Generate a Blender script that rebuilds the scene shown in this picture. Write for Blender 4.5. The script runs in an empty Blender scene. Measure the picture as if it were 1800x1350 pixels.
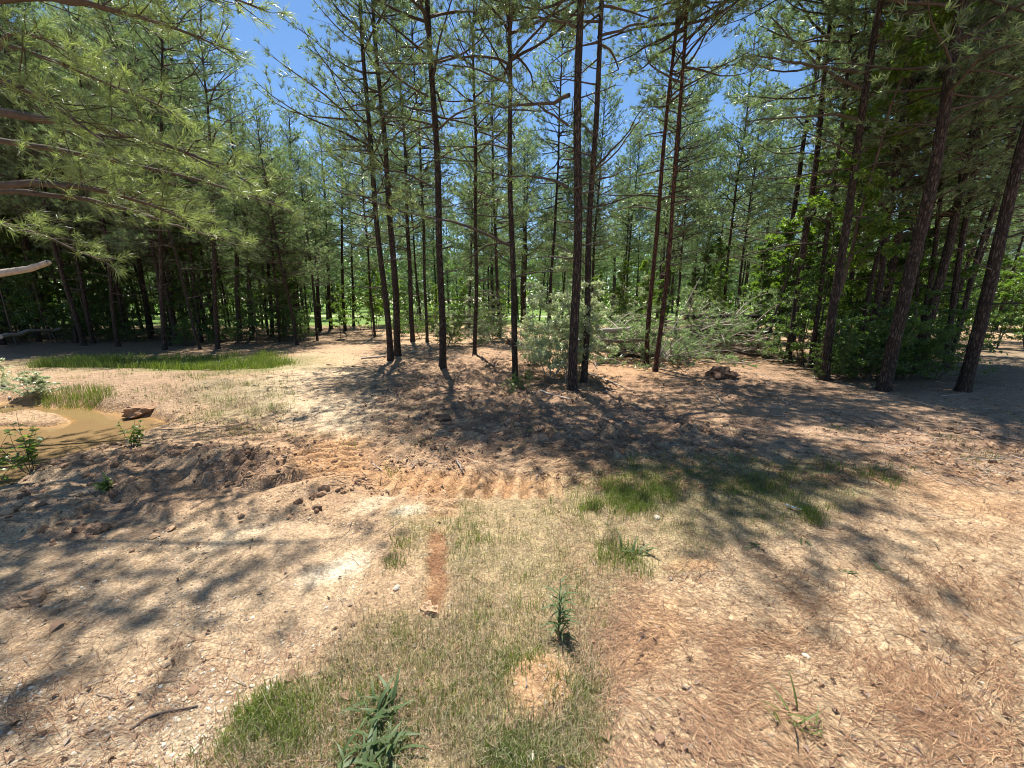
import bpy, math, random
import numpy as np
from mathutils import Vector, Matrix, Quaternion

# ------------------------------------------------------------------ camera, sky, sun, exposure
SC = bpy.context.scene
COL = SC.collection
CAM_H, PITCH, FPX = 1.6, math.radians(12.0), 676.0
cam_d = bpy.data.cameras.new('camera')
cam_d.sensor_width = 36.0
cam_d.lens = FPX / 1800.0 * 36.0
cam_d.clip_start, cam_d.clip_end = 0.05, 2000.0
cam = bpy.data.objects.new('camera', cam_d)
COL.objects.link(cam)
cam.location = (0, 0, CAM_H)
cam.rotation_euler = (math.radians(90) - PITCH, 0, 0)
SC.camera = cam

SUN_EL, SUN_AZ = math.radians(70.5), math.radians(-14.0)     # azimuth from +Y, negative = to the left
SDIR = Vector((math.sin(SUN_AZ) * math.cos(SUN_EL), math.cos(SUN_AZ) * math.cos(SUN_EL), math.sin(SUN_EL)))
w = bpy.data.worlds.new('World'); SC.world = w; w.use_nodes = True
nt = w.node_tree
sky = nt.nodes.new('ShaderNodeTexSky'); sky.sky_type = 'NISHITA'; sky.sun_disc = False
sky.sun_elevation = SUN_EL; sky.sun_rotation = SUN_AZ
sky.air_density = 1.0; sky.dust_density = 0.1; sky.ozone_density = 3.2
hs_ = nt.nodes.new('ShaderNodeHueSaturation'); hs_.inputs['Saturation'].default_value = 1.12
nt.links.new(sky.outputs[0], hs_.inputs['Color']); nt.links.new(hs_.outputs[0], nt.nodes['Background'].inputs[0])
nt.nodes['Background'].inputs[1].default_value = 0.08
sl = bpy.data.lights.new('sun', 'SUN'); sl.energy = 5.0; sl.angle = math.radians(0.53); sl.color = (1.0, 0.94, 0.84)
so = bpy.data.objects.new('sun', sl); COL.objects.link(so)
so.rotation_euler = SDIR.to_track_quat('Z', 'Y').to_euler()
SC.view_settings.view_transform = 'Standard'; SC.view_settings.look = 'None'
SC.view_settings.gamma = 1.0; SC.view_settings.use_curve_mapping = False
SC.view_settings.exposure = 1.12
SC.cycles.max_bounces = 6; SC.cycles.diffuse_bounces = 3; SC.cycles.transmission_bounces = 4
SC.cycles.glossy_bounces = 2; SC.cycles.caustics_reflective = False; SC.cycles.caustics_refractive = False
SC.cycles.use_denoising = True; SC.cycles.filter_width = 1.05

# ------------------------------------------------------------------ helpers
RS = np.random.RandomState(7)
random.seed(7)
CP, SP = math.cos(PITCH), math.sin(PITCH)

def ray(u, v):
    p, q = (u - 900.0) / FPX, (675.0 - v) / FPX
    return Vector((p, CP + q * SP, -SP + q * CP))

def G(u, v, z=0.0):
    """the ground point seen at photo pixel (u, v)"""
    r = ray(u, v); t = (CAM_H - z) / -r.z
    return Vector((r.x * t, r.y * t, z))

def at_depth(u, v, Y):
    r = ray(u, v); t = Y / r.y
    return Vector((r.x * t, Y, CAM_H + r.z * t))

def project(x, y, z=0.0):
    dz = z - CAM_H
    f = y * CP - dz * SP
    up = y * SP + dz * CP
    f = np.where(f < 0.05, 0.05, f)
    return 900 + FPX * x / f, 675 - FPX * up / f

def _hash(ix, iy, s):
    n = (ix.astype(np.int64) * 374761393 + iy.astype(np.int64) * 668265263 + s * 982451653) & 0x7fffffff
    n = ((n ^ (n >> 13)) * 1274126177) & 0x7fffffff
    n = n ^ (n >> 16)
    return (n & 0xffff) / 65535.0

def vnoise(x, y, s=0):
    x0, y0 = np.floor(x), np.floor(y)
    fx, fy = x - x0, y - y0
    fx = fx * fx * (3 - 2 * fx); fy = fy * fy * (3 - 2 * fy)
    a, b = _hash(x0, y0, s), _hash(x0 + 1, y0, s)
    c, d = _hash(x0, y0 + 1, s), _hash(x0 + 1, y0 + 1, s)
    return (a + (b - a) * fx) * (1 - fy) + (c + (d - c) * fx) * fy

def fbm(x, y, s=0, o=4):
    r = 0; a = 0.5; t = 0
    for i in range(o):
        r = r + a * vnoise(x, y, s + i * 17); t += a; a *= 0.5; x = x * 2.03 + 5.1; y = y * 2.03 + 1.7
    return r / t

def sm(a, b, x):
    t = np.clip((x - a) / (b - a), 0, 1)
    return t * t * (3 - 2 * t)

def ell(u, v, cu, cv, ru, rv, rot=0, soft=0.35):
    c, s = math.cos(math.radians(rot)), math.sin(math.radians(rot))
    du, dv = u - cu, v - cv
    a = (du * c + dv * s) / ru; b = (-du * s + dv * c) / rv
    d = np.sqrt(a * a + b * b)
    return 1 - sm(1 - soft, 1 + soft, d)

def poly_mask(u, v, pts, soft=8.0):
    """soft inside mask of a polygon in photo pixels"""
    u = np.asarray(u, float); v = np.asarray(v, float)
    inside = np.zeros(u.shape, bool); dmin = np.full(u.shape, 1e9)
    n = len(pts)
    for i in range(n):
        x1, y1 = pts[i]; x2, y2 = pts[(i + 1) % n]
        cond = ((y1 > v) != (y2 > v))
        xi = (x2 - x1) * (v - y1) / ((y2 - y1) if y2 != y1 else 1e-9) + x1
        inside ^= cond & (u < xi)
        dx, dy = x2 - x1, y2 - y1
        t = np.clip(((u - x1) * dx + (v - y1) * dy) / (dx * dx + dy * dy + 1e-9), 0, 1)
        dmin = np.minimum(dmin, np.hypot(u - x1 - t * dx, v - y1 - t * dy))
    sd = np.where(inside, dmin, -dmin)
    return sm(-soft, soft, sd)

def seg(x, y, A, B):
    """(distance to the segment's line, position along it 0..1, signed side) in world metres"""
    dx, dy = B[0] - A[0], B[1] - A[1]; L = math.hypot(dx, dy)
    t = ((x - A[0]) * dx + (y - A[1]) * dy) / (L * L)
    side = ((x - A[0]) * dy - (y - A[1]) * dx) / L
    return side, t, L

class MB:
    def __init__(s): s.V = []; s.F3 = []; s.F4 = []; s.A = []; s.n = 0; s.M3 = []; s.M4 = []
    def add(s, V, F3=None, F4=None, var=0.5, m=0):
        V = np.asarray(V, np.float32).reshape(-1, 3)
        if F3 is not None and len(F3):
            F = np.asarray(F3, np.int64) + s.n; s.F3.append(F); s.M3.append(np.full(len(F), m))
        if F4 is not None and len(F4):
            F = np.asarray(F4, np.int64) + s.n; s.F4.append(F); s.M4.append(np.full(len(F), m))
        s.V.append(V); s.A.append(np.broadcast_to(np.asarray(var, np.float32), (len(V),)))
        s.n += len(V)
    def mesh(s, name, mats, smooth=False):
        V = np.concatenate(s.V) if s.V else np.zeros((0, 3), np.float32)
        F3 = np.concatenate(s.F3) if s.F3 else np.zeros((0, 3), np.int64)
        F4 = np.concatenate(s.F4) if s.F4 else np.zeros((0, 4), np.int64)
        me = bpy.data.meshes.new(name)
        me.vertices.add(len(V)); me.vertices.foreach_set('co', V.ravel())
        nl = len(F3) * 3 + len(F4) * 4
        me.loops.add(nl); me.loops.foreach_set('vertex_index', np.concatenate([F3.ravel(), F4.ravel()]).astype(np.int32))
        me.polygons.add(len(F3) + len(F4))
        st = np.concatenate([np.arange(len(F3)) * 3, len(F3) * 3 + np.arange(len(F4)) * 4]).astype(np.int32)
        me.polygons.foreach_set('loop_start', st)
        mi = np.concatenate(s.M3 + s.M4) if (s.M3 or s.M4) else np.zeros(0)
        me.polygons.foreach_set('material_index', mi.astype(np.int32))
        me.polygons.foreach_set('use_smooth', np.full(len(F3) + len(F4), smooth, dtype=bool))
        a = me.attributes.new('var', 'FLOAT', 'POINT'); a.data.foreach_set('value', np.concatenate(s.A))
        for m in (mats if isinstance(mats, (list, tuple)) else [mats]): me.materials.append(m)
        me.update(calc_edges=True)
        return me

def obj(name, me, parent=None, label=None, cat=None, group=None, kind=None, loc=None):
    o = bpy.data.objects.new(name, me); COL.objects.link(o)
    if parent is not None: o.parent = parent
    if loc is not None: o.location = loc
    if label: o['label'] = label
    if cat: o['category'] = cat
    if group: o['group'] = group
    if kind: o['kind'] = kind
    return o

def nrm(a):
    return a / np.maximum(np.linalg.norm(a, axis=-1, keepdims=True), 1e-9)

def tubes(mb, P, R, k=5, var=0.5, m=0, cap=False, disp=None):
    """P (M,n,3), R (M,n): M tubes of n rings, k sides"""
    P = np.asarray(P, float); R = np.asarray(R, float)
    if P.ndim == 2: P = P[None]; R = R[None]
    M, n, _ = P.shape
    T = nrm(np.gradient(P, axis=1))
    ref = np.where(np.abs(T[..., 2:3]) > 0.85, np.array([1., 0, 0]), np.array([0, 0, 1.]))
    if np.mean(np.abs(T[..., 2])) > 0.6: ref = np.broadcast_to(np.array([1., 0, 0]), T.shape)
    N = nrm(np.cross(T, ref)); B = np.cross(T, N)
    th = np.arange(k) * 2 * np.pi / k
    RR = R[..., None] * (disp if disp is not None else 1.0)
    RR = np.broadcast_to(RR, (M, n, k))
    V = P[:, :, None, :] + RR[..., None] * (np.cos(th)[None, None, :, None] * N[:, :, None, :] + np.sin(th)[None, None, :, None] * B[:, :, None, :])
    base = (np.arange(M) * n * k)[:, None, None]
    i = np.arange(n - 1)[None, :, None] * k; j = np.arange(k)[None, None, :]; j2 = (j + 1) % k
    F = np.stack([base + i + j, base + i + j2, base + i + k + j2, base + i + k + j], -1).reshape(-1, 4)
    if np.ndim(var) == 1: var = np.repeat(var, n * k)
    mb.add(V.reshape(-1, 3), None, F, var, m)
    return V

def needles(mb, pos, axis, n, ln, wd, rs, spread=(0.25, 1.15), m=0, bend=False, var=None, along=0.05, up=0.0):
    """n needles round each tuft (pos, axis)"""
    T = len(pos)
    ax = nrm(axis)
    ref = np.where(np.abs(ax[:, 2:3]) > 0.9, np.array([1., 0, 0]), np.array([0, 0, 1.]))
    N = nrm(np.cross(ax, ref)); B = np.cross(ax, N)
    th = rs.uniform(spread[0], spread[1], (T, n)); ph = rs.uniform(0, 2 * np.pi, (T, n))
    d = np.cos(th)[..., None] * ax[:, None] + np.sin(th)[..., None] * (np.cos(ph)[..., None] * N[:, None] + np.sin(ph)[..., None] * B[:, None])
    d[..., 2] += up
    d = nrm(d)
    b = pos[:, None] - ax[:, None] * rs.uniform(-0.02, along, (T, n, 1))
    L = ln * rs.uniform(0.65, 1.1, (T, n, 1)) * rs.uniform(.6, 1.15, (T, 1, 1))
    wv = nrm(np.cross(d, rs.normal(size=(T, n, 3)))) * wd * 0.5
    if var is None: var = rs.uniform(0, 1, T)
    vv = np.clip(var[:, None] + rs.uniform(-.15, .15, (T, n)), 0, 1)
    if bend:
        mid = b + d * L * 0.55; tip = b + d * L; tip[..., 2] -= (L * 0.13)[..., 0]
        V = np.stack([b - wv, b + wv, mid + wv * .8, mid - wv * .8, tip], 2).reshape(-1, 3)
        q = np.arange(T * n)[:, None] * 5
        mb.add(V, q + np.array([3, 2, 4]), q + np.array([0, 1, 2, 3]), np.repeat(vv.ravel(), 5), m)
    else:
        V = np.stack([b - wv, b + wv, b + d * L], 2).reshape(-1, 3)
        q = np.arange(T * n)[:, None] * 3
        mb.add(V, q + np.array([0, 1, 2]), None, np.repeat(vv.ravel(), 3), m)

def leaves(mb, pos, d, nor, ln, wd, rs, var=None, m=0, fold=0.18):
    n = len(pos)
    d = nrm(d); s = nrm(np.cross(d, nor)); nn = np.cross(s, d)
    L = (ln * rs.uniform(0.6, 1.15, (n, 1))); W = wd * rs.uniform(0.7, 1.1, (n, 1)) * 0.5
    tip = pos + d * L - nn * L * 0.12
    a = pos + d * L * 0.42 + s * W + nn * W * fold * 2
    b = pos + d * L * 0.42 - s * W + nn * W * fold * 2
    V = np.stack([pos, a, tip, b], 1).reshape(-1, 3)
    q = np.arange(n)[:, None] * 4
    if var is None: var = rs.uniform(0, 1, n)
    mb.add(V, np.concatenate([q + np.array([0, 1, 2]), q + np.array([0, 2, 3])]), None, np.repeat(var, 4), m)

# ------------------------------------------------------------------ materials
def new_mat(name):
    m = bpy.data.materials.new(name); m.use_nodes = True
    t = m.node_tree
    for n in list(t.nodes): t.nodes.remove(n)
    out = t.nodes.new('ShaderNodeOutputMaterial')
    return m, t, out

def N_(t, typ, **kw):
    n = t.nodes.new(typ)
    for k, v in kw.items():
        if hasattr(n, k): setattr(n, k, v)
    return n

def ramp(t, stops):
    r = t.nodes.new('ShaderNodeValToRGB')
    while len(r.color_ramp.elements) < len(stops): r.color_ramp.elements.new(0.5)
    for e, (p, c) in zip(r.color_ramp.elements, stops):
        e.position = p; e.color = (c[0], c[1], c[2], 1) if not np.isscalar(c) else (c, c, c, 1)
    return r

def leaf_mat(name, c1, c2, trans=0.35, rough=0.4, spec=0.5, tcol=None, scale=1.3):
    m, t, out = new_mat(name)
    at = N_(t, 'ShaderNodeAttribute'); at.attribute_name = 'var'
    tc = N_(t, 'ShaderNodeNewGeometry')
    no = N_(t, 'ShaderNodeTexNoise'); no.inputs['Scale'].default_value = scale; no.inputs['Detail'].default_value = 2
    t.links.new(tc.outputs['Position'], no.inputs['Vector'])
    ad = N_(t, 'ShaderNodeMath'); ad.operation = 'ADD'
    t.links.new(at.outputs['Fac'], ad.inputs[0]); t.links.new(no.outputs['Fac'], ad.inputs[1])
    mu = N_(t, 'ShaderNodeMath'); mu.operation = 'MULTIPLY'; mu.inputs[1].default_value = 0.5
    t.links.new(ad.outputs[0], mu.inputs[0])
    r = ramp(t, [(0.2, c1), (0.8, c2)])
    t.links.new(mu.outputs[0], r.inputs[0])
    pb = N_(t, 'ShaderNodeBsdfPrincipled')
    pb.inputs['Roughness'].default_value = rough; pb.inputs['Specular IOR Level'].default_value = spec
    t.links.new(r.outputs[0], pb.inputs['Base Color'])
    tr = N_(t, 'ShaderNodeBsdfTranslucent')
    mx = N_(t, 'ShaderNodeMix'); mx.data_type = 'RGBA'; mx.blend_type = 'MULTIPLY'; mx.inputs[0].default_value = 1
    t.links.new(r.outputs[0], mx.inputs[6]); mx.inputs[7].default_value = (*(tcol or (1.5, 1.7, .7)), 1)
    t.links.new(mx.outputs[2], tr.inputs[0])
    ms = N_(t, 'ShaderNodeMixShader'); ms.inputs[0].default_value = trans
    t.links.new(pb.outputs[0], ms.inputs[1]); t.links.new(tr.outputs[0], ms.inputs[2])
    t.links.new(ms.outputs[0], out.inputs[0])
    return m

def bark_mat(name, c1, c2, c3, vs=6.0, hs=30.0, bump=1.0):
    m, t, out = new_mat(name)
    tc = N_(t, 'ShaderNodeTexCoord'); mp = N_(t, 'ShaderNodeMapping')
    mp.inputs['Scale'].default_value = (hs, hs, vs)
    t.links.new(tc.outputs['Object'], mp.inputs[0])
    vo = N_(t, 'ShaderNodeTexVoronoi'); vo.feature = 'DISTANCE_TO_EDGE'; vo.inputs['Scale'].default_value = 1.0
    no = N_(t, 'ShaderNodeTexNoise'); no.inputs['Scale'].default_value = 1.6; no.inputs['Detail'].default_value = 6
    t.links.new(mp.outputs[0], no.inputs['Vector'])
    mv = N_(t, 'ShaderNodeVectorMath'); mv.operation = 'MULTIPLY_ADD'; mv.inputs[1].default_value = (1.5, 1.5, 1.5)
    t.links.new(no.outputs['Color'], mv.inputs[0]); t.links.new(mp.outputs[0], mv.inputs[2])
    t.links.new(mv.outputs[0], vo.inputs['Vector'])
    rr = ramp(t, [(0.0, 0.0), (0.30, 1.0)]); t.links.new(vo.outputs['Distance'], rr.inputs[0])
    n2 = N_(t, 'ShaderNodeTexNoise'); n2.inputs['Scale'].default_value = 3.0; n2.inputs['Detail'].default_value = 8
    t.links.new(tc.outputs['Object'], n2.inputs['Vector'])
    cr = ramp(t, [(0.3, c2), (0.7, c3)]); t.links.new(n2.outputs['Fac'], cr.inputs[0])
    mx = N_(t, 'ShaderNodeMix'); mx.data_type = 'RGBA'
    t.links.new(rr.outputs[0], mx.inputs[0]); mx.inputs[6].default_value = (*c1, 1); t.links.new(cr.outputs[0], mx.inputs[7])
    bp = N_(t, 'ShaderNodeBump'); bp.inputs['Strength'].default_value = bump; bp.inputs['Distance'].default_value = 0.015
    hm = N_(t, 'ShaderNodeMath'); hm.operation = 'ADD'
    t.links.new(rr.outputs[0], hm.inputs[0]); t.links.new(no.outputs['Fac'], hm.inputs[1])
    t.links.new(hm.outputs[0], bp.inputs['Height'])
    pb = N_(t, 'ShaderNodeBsdfPrincipled'); pb.inputs['Roughness'].default_value = 0.85
    pb.inputs['Specular IOR Level'].default_value = 0.25
    t.links.new(mx.outputs[2], pb.inputs['Base Color']); t.links.new(bp.outputs[0], pb.inputs['Normal'])
    t.links.new(pb.outputs[0], out.inputs[0])
    return m

def var_mat(name, stops, rough=0.85, spec=0.3, bump=None, noise=0.35, nscale=40, trans=0):
    """colour from the per-piece 'var' value with some grain"""
    m, t, out = new_mat(name)
    at = N_(t, 'ShaderNodeAttribute'); at.attribute_name = 'var'
    r = ramp(t, stops); t.links.new(at.outputs['Fac'], r.inputs[0])
    ge = N_(t, 'ShaderNodeNewGeometry')
    no = N_(t, 'ShaderNodeTexNoise'); no.inputs['Scale'].default_value = nscale; no.inputs['Detail'].default_value = 5
    t.links.new(ge.outputs['Position'], no.inputs['Vector'])
    mr = N_(t, 'ShaderNodeMapRange'); mr.inputs['To Min'].default_value = 1 - noise * 1.6; mr.inputs['To Max'].default_value = 1 + noise * 1.6
    t.links.new(no.outputs['Fac'], mr.inputs[0])
    mx = N_(t, 'ShaderNodeVectorMath'); mx.operation = 'SCALE'
    t.links.new(r.outputs[0], mx.inputs[0]); t.links.new(mr.outputs[0], mx.inputs['Scale'])
    pb = N_(t, 'ShaderNodeBsdfPrincipled'); pb.inputs['Roughness'].default_value = rough; pb.inputs['Specular IOR Level'].default_value = spec
    t.links.new(mx.outputs[0], pb.inputs['Base Color'])
    if bump:
        bp = N_(t, 'ShaderNodeBump'); bp.inputs['Strength'].default_value = bump; bp.inputs['Distance'].default_value = 0.01
        t.links.new(no.outputs['Fac'], bp.inputs['Height']); t.links.new(bp.outputs[0], pb.inputs['Normal'])
    if trans:
        tr = N_(t, 'ShaderNodeBsdfTranslucent'); t.links.new(mx.outputs[0], tr.inputs[0])
        ms = N_(t, 'ShaderNodeMixShader'); ms.inputs[0].default_value = trans
        t.links.new(pb.outputs[0], ms.inputs[1]); t.links.new(tr.outputs[0], ms.inputs[2]); t.links.new(ms.outputs[0], out.inputs[0])
    else:
        t.links.new(pb.outputs[0], out.inputs[0])
    return m

M_NEEDLE = leaf_mat('pine_needles', (.11, .15, .08), (.30, .36, .20), trans=0.48, rough=0.34, spec=0.8, tcol=(1.12, 1.4, .8))
M_NEEDLE_NEAR = leaf_mat('near_pine_needles', (.125, .165, .08), (.31, .37, .185), trans=0.48, rough=0.35, spec=0.6, tcol=(1.4, 1.5, .7))
M_LEAF = leaf_mat('broad_leaves', (.055, .095, .032), (.13, .19, .06), trans=0.48, rough=0.3, spec=0.8, tcol=(1.6, 2.0, .5))
M_LEAF_LIGHT = leaf_mat('spring_leaves', (.085, .14, .035), (.18, .25, .06), trans=0.5, rough=0.35, spec=0.6, tcol=(1.7, 2.0, .5))
M_SILVER = leaf_mat('silvery_leaves', (.26, .31, .19), (.50, .54, .38), trans=0.4, rough=0.3, spec=0.9, tcol=(1.2, 1.3, .8))
M_WEED = leaf_mat('weed_leaves', (.05, .085, .035), (.13, .18, .075), trans=0.35, rough=0.5, spec=0.3, scale=9)
M_BARK = bark_mat('pine_bark', (.018, .012, .010), (.075, .052, .041), (.14, .105, .082))
M_BARK_RED = bark_mat('reddish_pine_bark', (.03, .014, .010), (.13, .055, .035), (.20, .10, .065))
M_TWIG = var_mat('twig_bark', [(0, (.05, .038, .03)), (1, (.13, .10, .08))], bump=.3, nscale=25)
M_DEADWOOD = var_mat('dead_wood', [(0, (.17, .13, .10)), (1, (.38, .33, .28))], bump=.4, nscale=30)
M_CUTWOOD = var_mat('cut_wood', [(0, (.50, .27, .12)), (1, (.62, .40, .22))], nscale=60)
M_GRASS = leaf_mat('grass_blades', (.06, .095, .025), (.22, .26, .08), trans=0.4, rough=0.45, spec=0.4, tcol=(1.5, 1.7, .5), scale=4)
M_DRYGRASS = var_mat('dry_grass', [(0, (.22, .19, .10)), (.5, (.36, .30, .19)), (1, (.48, .40, .28))], noise=.2, trans=.25)
M_STRAW = var_mat('pine_straw', [(0, (.08, .04, .024)), (.65, (.24, .125, .065)), (1, (.42, .27, .15))], rough=.6, noise=.2)
M_STONE = var_mat('pebbles', [(0, (.16, .12, .09)), (.4, (.34, .26, .18)), (.8, (.44, .37, .27)), (1, (.56, .51, .42))], rough=.75, noise=.25, nscale=90, bump=.3)
M_CLOD = var_mat('soil_clods', [(0, (.12, .07, .045)), (.5, (.28, .17, .10)), (1, (.42, .28, .17))], noise=.4, nscale=60, bump=.8)
M_DEADLEAF = var_mat('dead_leaves', [(0, (.10, .055, .035)), (.5, (.24, .15, .10)), (1, (.38, .31, .26))], noise=.25, nscale=30, trans=.15)

# ------------------------------------------------------------------ the ground
POND = [(-260, 735), (-60, 722), (-20, 704), (35, 703), (90, 706), (150, 706), (185, 716), (215, 722), (262, 722), (300, 738), (262, 752), (222, 764), (208, 782), (180, 797),
        (150, 806), (110, 812), (70, 826), (20, 842), (-60, 860), (-260, 870)]
TONGUE = [(-260, 700), (0, 722), (40, 716), (95, 724), (128, 731), (100, 739), (60, 742), (0, 741), (-260, 748)]
GRASSY = [(690, 915), (800, 880), (960, 850), (1090, 835), (1150, 815), (1300, 805), (1440, 815), (1530, 850), (1500, 890), (1420, 925),
          (1290, 950), (1230, 985), (1120, 1010), (1060, 1060), (1050, 1160), (1060, 1290), (1030, 1420), (300, 1420), (400, 1290), (560, 1150),
          (640, 1080), (735, 1060), (740, 980)]
RUT = [(-400, 1500), (-400, 850), (0, 830), (180, 850), (300, 905), (520, 900), (660, 930), (650, 1010), (600, 1100), (500, 1180), (400, 1280), (300, 1500)]
BANK = [(-200, 850), (60, 815), (230, 800), (400, 800), (520, 822), (560, 850), (470, 862), (330, 852), (215, 868), (120, 905), (40, 930), (-200, 940)]
WATER_Z = -0.075

def tracks(x, y):
    """bulldozer tread marks: (height, clay mask)"""
    h = np.zeros_like(x); c = np.zeros_like(x)
    for (a, b, wd, sp, amp) in [((588, 778), (572, 852), .24, .155, .065), ((528, 800), (505, 850), .16, .17, .05),
                                ((660, 850), (980, 846), .26, .16, .055), ((783, 852), (776, 905), .15, .13, .03),
                                ((628, 782), (612, 845), .10, .155, .03)]:
        A, B = G(*a), G(*b)
        s, t, L = seg(x, y, A, B)
        wob = (fbm(x * 3, y * 3, 5) - .5) * .10
        m = (1 - sm(wd * .8, wd * 1.1, np.abs(s + wob))) * sm(-.04, .04, t) * (1 - sm(.96, 1.05, t))
        cl = 0.5 + 0.5 * np.cos((t * L + s * .12) / sp * 2 * np.pi)
        brk = sm(.32, .5, fbm(x * 5, y * 5, 9))
        h += m * (amp * (sm(.25, .7, cl) - .55) * (.3 + .7 * brk) - .012)
        edge = np.exp(-((np.abs(s) - wd * 1.15) / .045) ** 2) * sm(-.1, .1, t) * (1 - sm(.9, 1.1, t))
        h += edge * .022 * fbm(x * 9, y * 9, 12)
        c = np.maximum(c, m)
    A, B = G(765, 925), G(762, 1075)
    s, t, L = seg(x, y, A, B)
    s = s + (fbm(x * 2, y * 2, 3) - .5) * .07 + (fbm(x * 16, y * 16, 4) - .5) * .07; t = t + (fbm(x * 14, y * 3, 7) - .5) * .16
    m = (1 - sm(.035, .085, np.abs(s))) * sm(-.12, .12, t) * (1 - sm(.90, 1.06, t))
    h += -m * .020 + m * .007 * np.cos(s * 110) * (fbm(x * 8, y * 8, 2) > .45) + m * .022 * (fbm(x * 30, y * 30, 8) - .5)
    h += np.exp(-((np.abs(s) - .095) / .025) ** 2) * .012 * sm(0, .1, t) * (1 - sm(.9, 1, t)) * fbm(x * 14, y * 14, 6)
    return h, np.maximum(c * .6, m), m

def masks(x, y):
    u, v = project(x, y)
    near = (y > .3) & (y < 400)
    wu = u + (fbm(x * 1.1, y * 1.1, 21) - .5) * 60; wv = v + (fbm(x * 1.1, y * 1.1, 23) - .5) * 26
    d = {}
    d['u'], d['v'] = u, v
    pond = poly_mask(u + (fbm(x * 2.5, y * 2.5, 31) - .5) * 30, v + (fbm(x * 2.5, y * 2.5, 33) - .5) * 12, POND, 9)
    tong = poly_mask(u, v + (fbm(x * 2.5, y * 2.5, 35) - .5) * 8, TONGUE, 5)
    d['pond'] = np.where(near, pond * (1 - tong), 0)
    d['grassy'] = np.where(near, poly_mask(wu, wv, GRASSY, 26), 0)
    d['rut'] = np.where(near, poly_mask(wu * .6 + u * .4, wv * .6 + v * .4, RUT, 10), 0)
    ch = ell(wu, wv, 860, 690, 260, 85) + ell(wu, wv, 1090, 760, 260, 48) + .8 * ell(wu, wv, 1300, 672, 160, 26) + .7 * ell(wu, wv, 1730, 800, 200, 42, 10) + \
        .9 * ell(wu, wv, 330, 828, 250, 26) + .35 * ell(wu, wv, 620, 870, 190, 18, -12) + .6 * ell(wu, wv, 720, 800, 150, 40) + .6 * ell(wu, wv, 130, 900, 200, 45)
    tk = tracks(x, y)
    d['churn'] = np.where(near, np.clip(ch, 0, 1) * (1 - .92 * tk[1]), 0); d['track'] = tk
    return d

def height(x, y, dd=None):
    d = dd or masks(x, y); u, v = d['u'], d['v']
    r = np.hypot(x, y)
    h = (fbm(x * .55, y * .55, 41) - .5) * .10 + (fbm(x * 2.3, y * 2.3, 43) - .5) * .035
    h = h * sm(.6, 2.5, r)
    h += (fbm(x * 9, y * 9, 45, 3) - .5) * .016 + (fbm(x * 34, y * 34, 47, 3) - .5) * .008
    rough = fbm(x * 5.5, y * 5.5, 51, 4)
    h += d['churn'] * (.25 + .95 * sm(.42, .66, fbm(x * 1.6, y * 1.6, 55, 3))) * ((np.abs(rough - .5) * 2) ** .8 * .13 + (fbm(x * 17, y * 17, 53, 3) - .5) * .07 - .03)
    h -= d['rut'] * .075
    # washed step between the gravel and the grass
    th, tc, tm = d['track']; h += th
    bk = poly_mask(u + (fbm(x * 3.5, y * 3.5, 36) - .5) * 60, v + (fbm(x * 4.5, y * 4.5, 37) - .5) * 24, BANK, 3.5)
    h += bk * np.where(y > 0, 1, 0) * (1 - d['pond']) * (.05 + .07 * fbm(x * 4, y * 4, 38))
    # berm beyond the pond, hump before it, mound of sand
    h += .16 * ell(u, v, 270, 685, 240, 30, 0, .9) * (1 - d['pond'])
    h += .10 * ell(u, v, 400, 828, 150, 16, 4, .8) * (.5 + fbm(x * 6, y * 6, 57)) + .07 * ell(u, v, 560, 862, 110, 10, -10, .8)
    h -= .10 * ell(u, v, 300, 640, 260, 9, 0, .8)
    h += .05 * ell(u, v, 950, 1212, 58, 62, 10, .55) + .03 * ell(u, v, 1215, 996, 55, 14, 0, .6)
    h += .06 * ell(u, v, 985, 700, 75, 24, 0, .9) + .10 * ell(u, v, 1290, 668, 70, 16, 8, .9) * fbm(x * 7, y * 7, 59)
    p = d['pond']
    h = h * (1 - p * .8) - p * .15
    bank = (1 - p) * np.where((u < 420) & (y > 0), sm(.0, .06, p) * 0, 0)
    h = h + bank
    # never below the water outside the pond
    h = np.where((p < .35) & (u < 700), np.maximum(h, WATER_Z + .012 + .02 * (1 - p)), h)
    h += sm(20, 80, r) * (fbm(x * .03, y * .03, 61) - .5) * 1.2
    return h

def graded(a, b, fa, fb, s0, g):
    """coordinates from a to b with spacing s0 inside [fa, fb] growing by g outside"""
    mid = list(np.arange(fa, fb, s0)); s = s0; x = mid[-1]; hi = []
    while x < b: s *= g; x += s; hi.append(x)
    s = s0; x = mid[0]; lo = []
    while x > a: s *= g; x -= s; lo.append(x)
    return np.array(lo[::-1] + mid + hi)

gx = graded(-420, 420, -3.0, 3.0, .020, 1.03)
gy = graded(-60, 520, .8, 4.7, .020, 1.03)
X, Y = np.meshgrid(gx, gy)
DD = masks(X, Y)
HZ = height(X, Y, DD)
u, v = DD['u'], DD['v']
front = Y > .3
def fm(m): return np.where(front, m, 0)
wu = u + (fbm(X * 1.7, Y * 1.7, 71) - .5) * 70; wv = v + (fbm(X * 1.7, Y * 1.7, 73) - .5) * 34
C = np.zeros(X.shape + (3,))
C[:] = (.43, .295, .18)
def lay(col, m):
    global C
    m = np.clip(m, 0, 1)[..., None]
    C = C * (1 - m) + np.array(col) * m
n1 = fbm(X * 1.3, Y * 1.3, 81); n2 = fbm(X * 6, Y * 6, 83); n3 = fbm(X * 20, Y * 20, 85, 3)
lay((.37, .235, .14), fm(sm(.45, .7, n1)) * .7)
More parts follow.
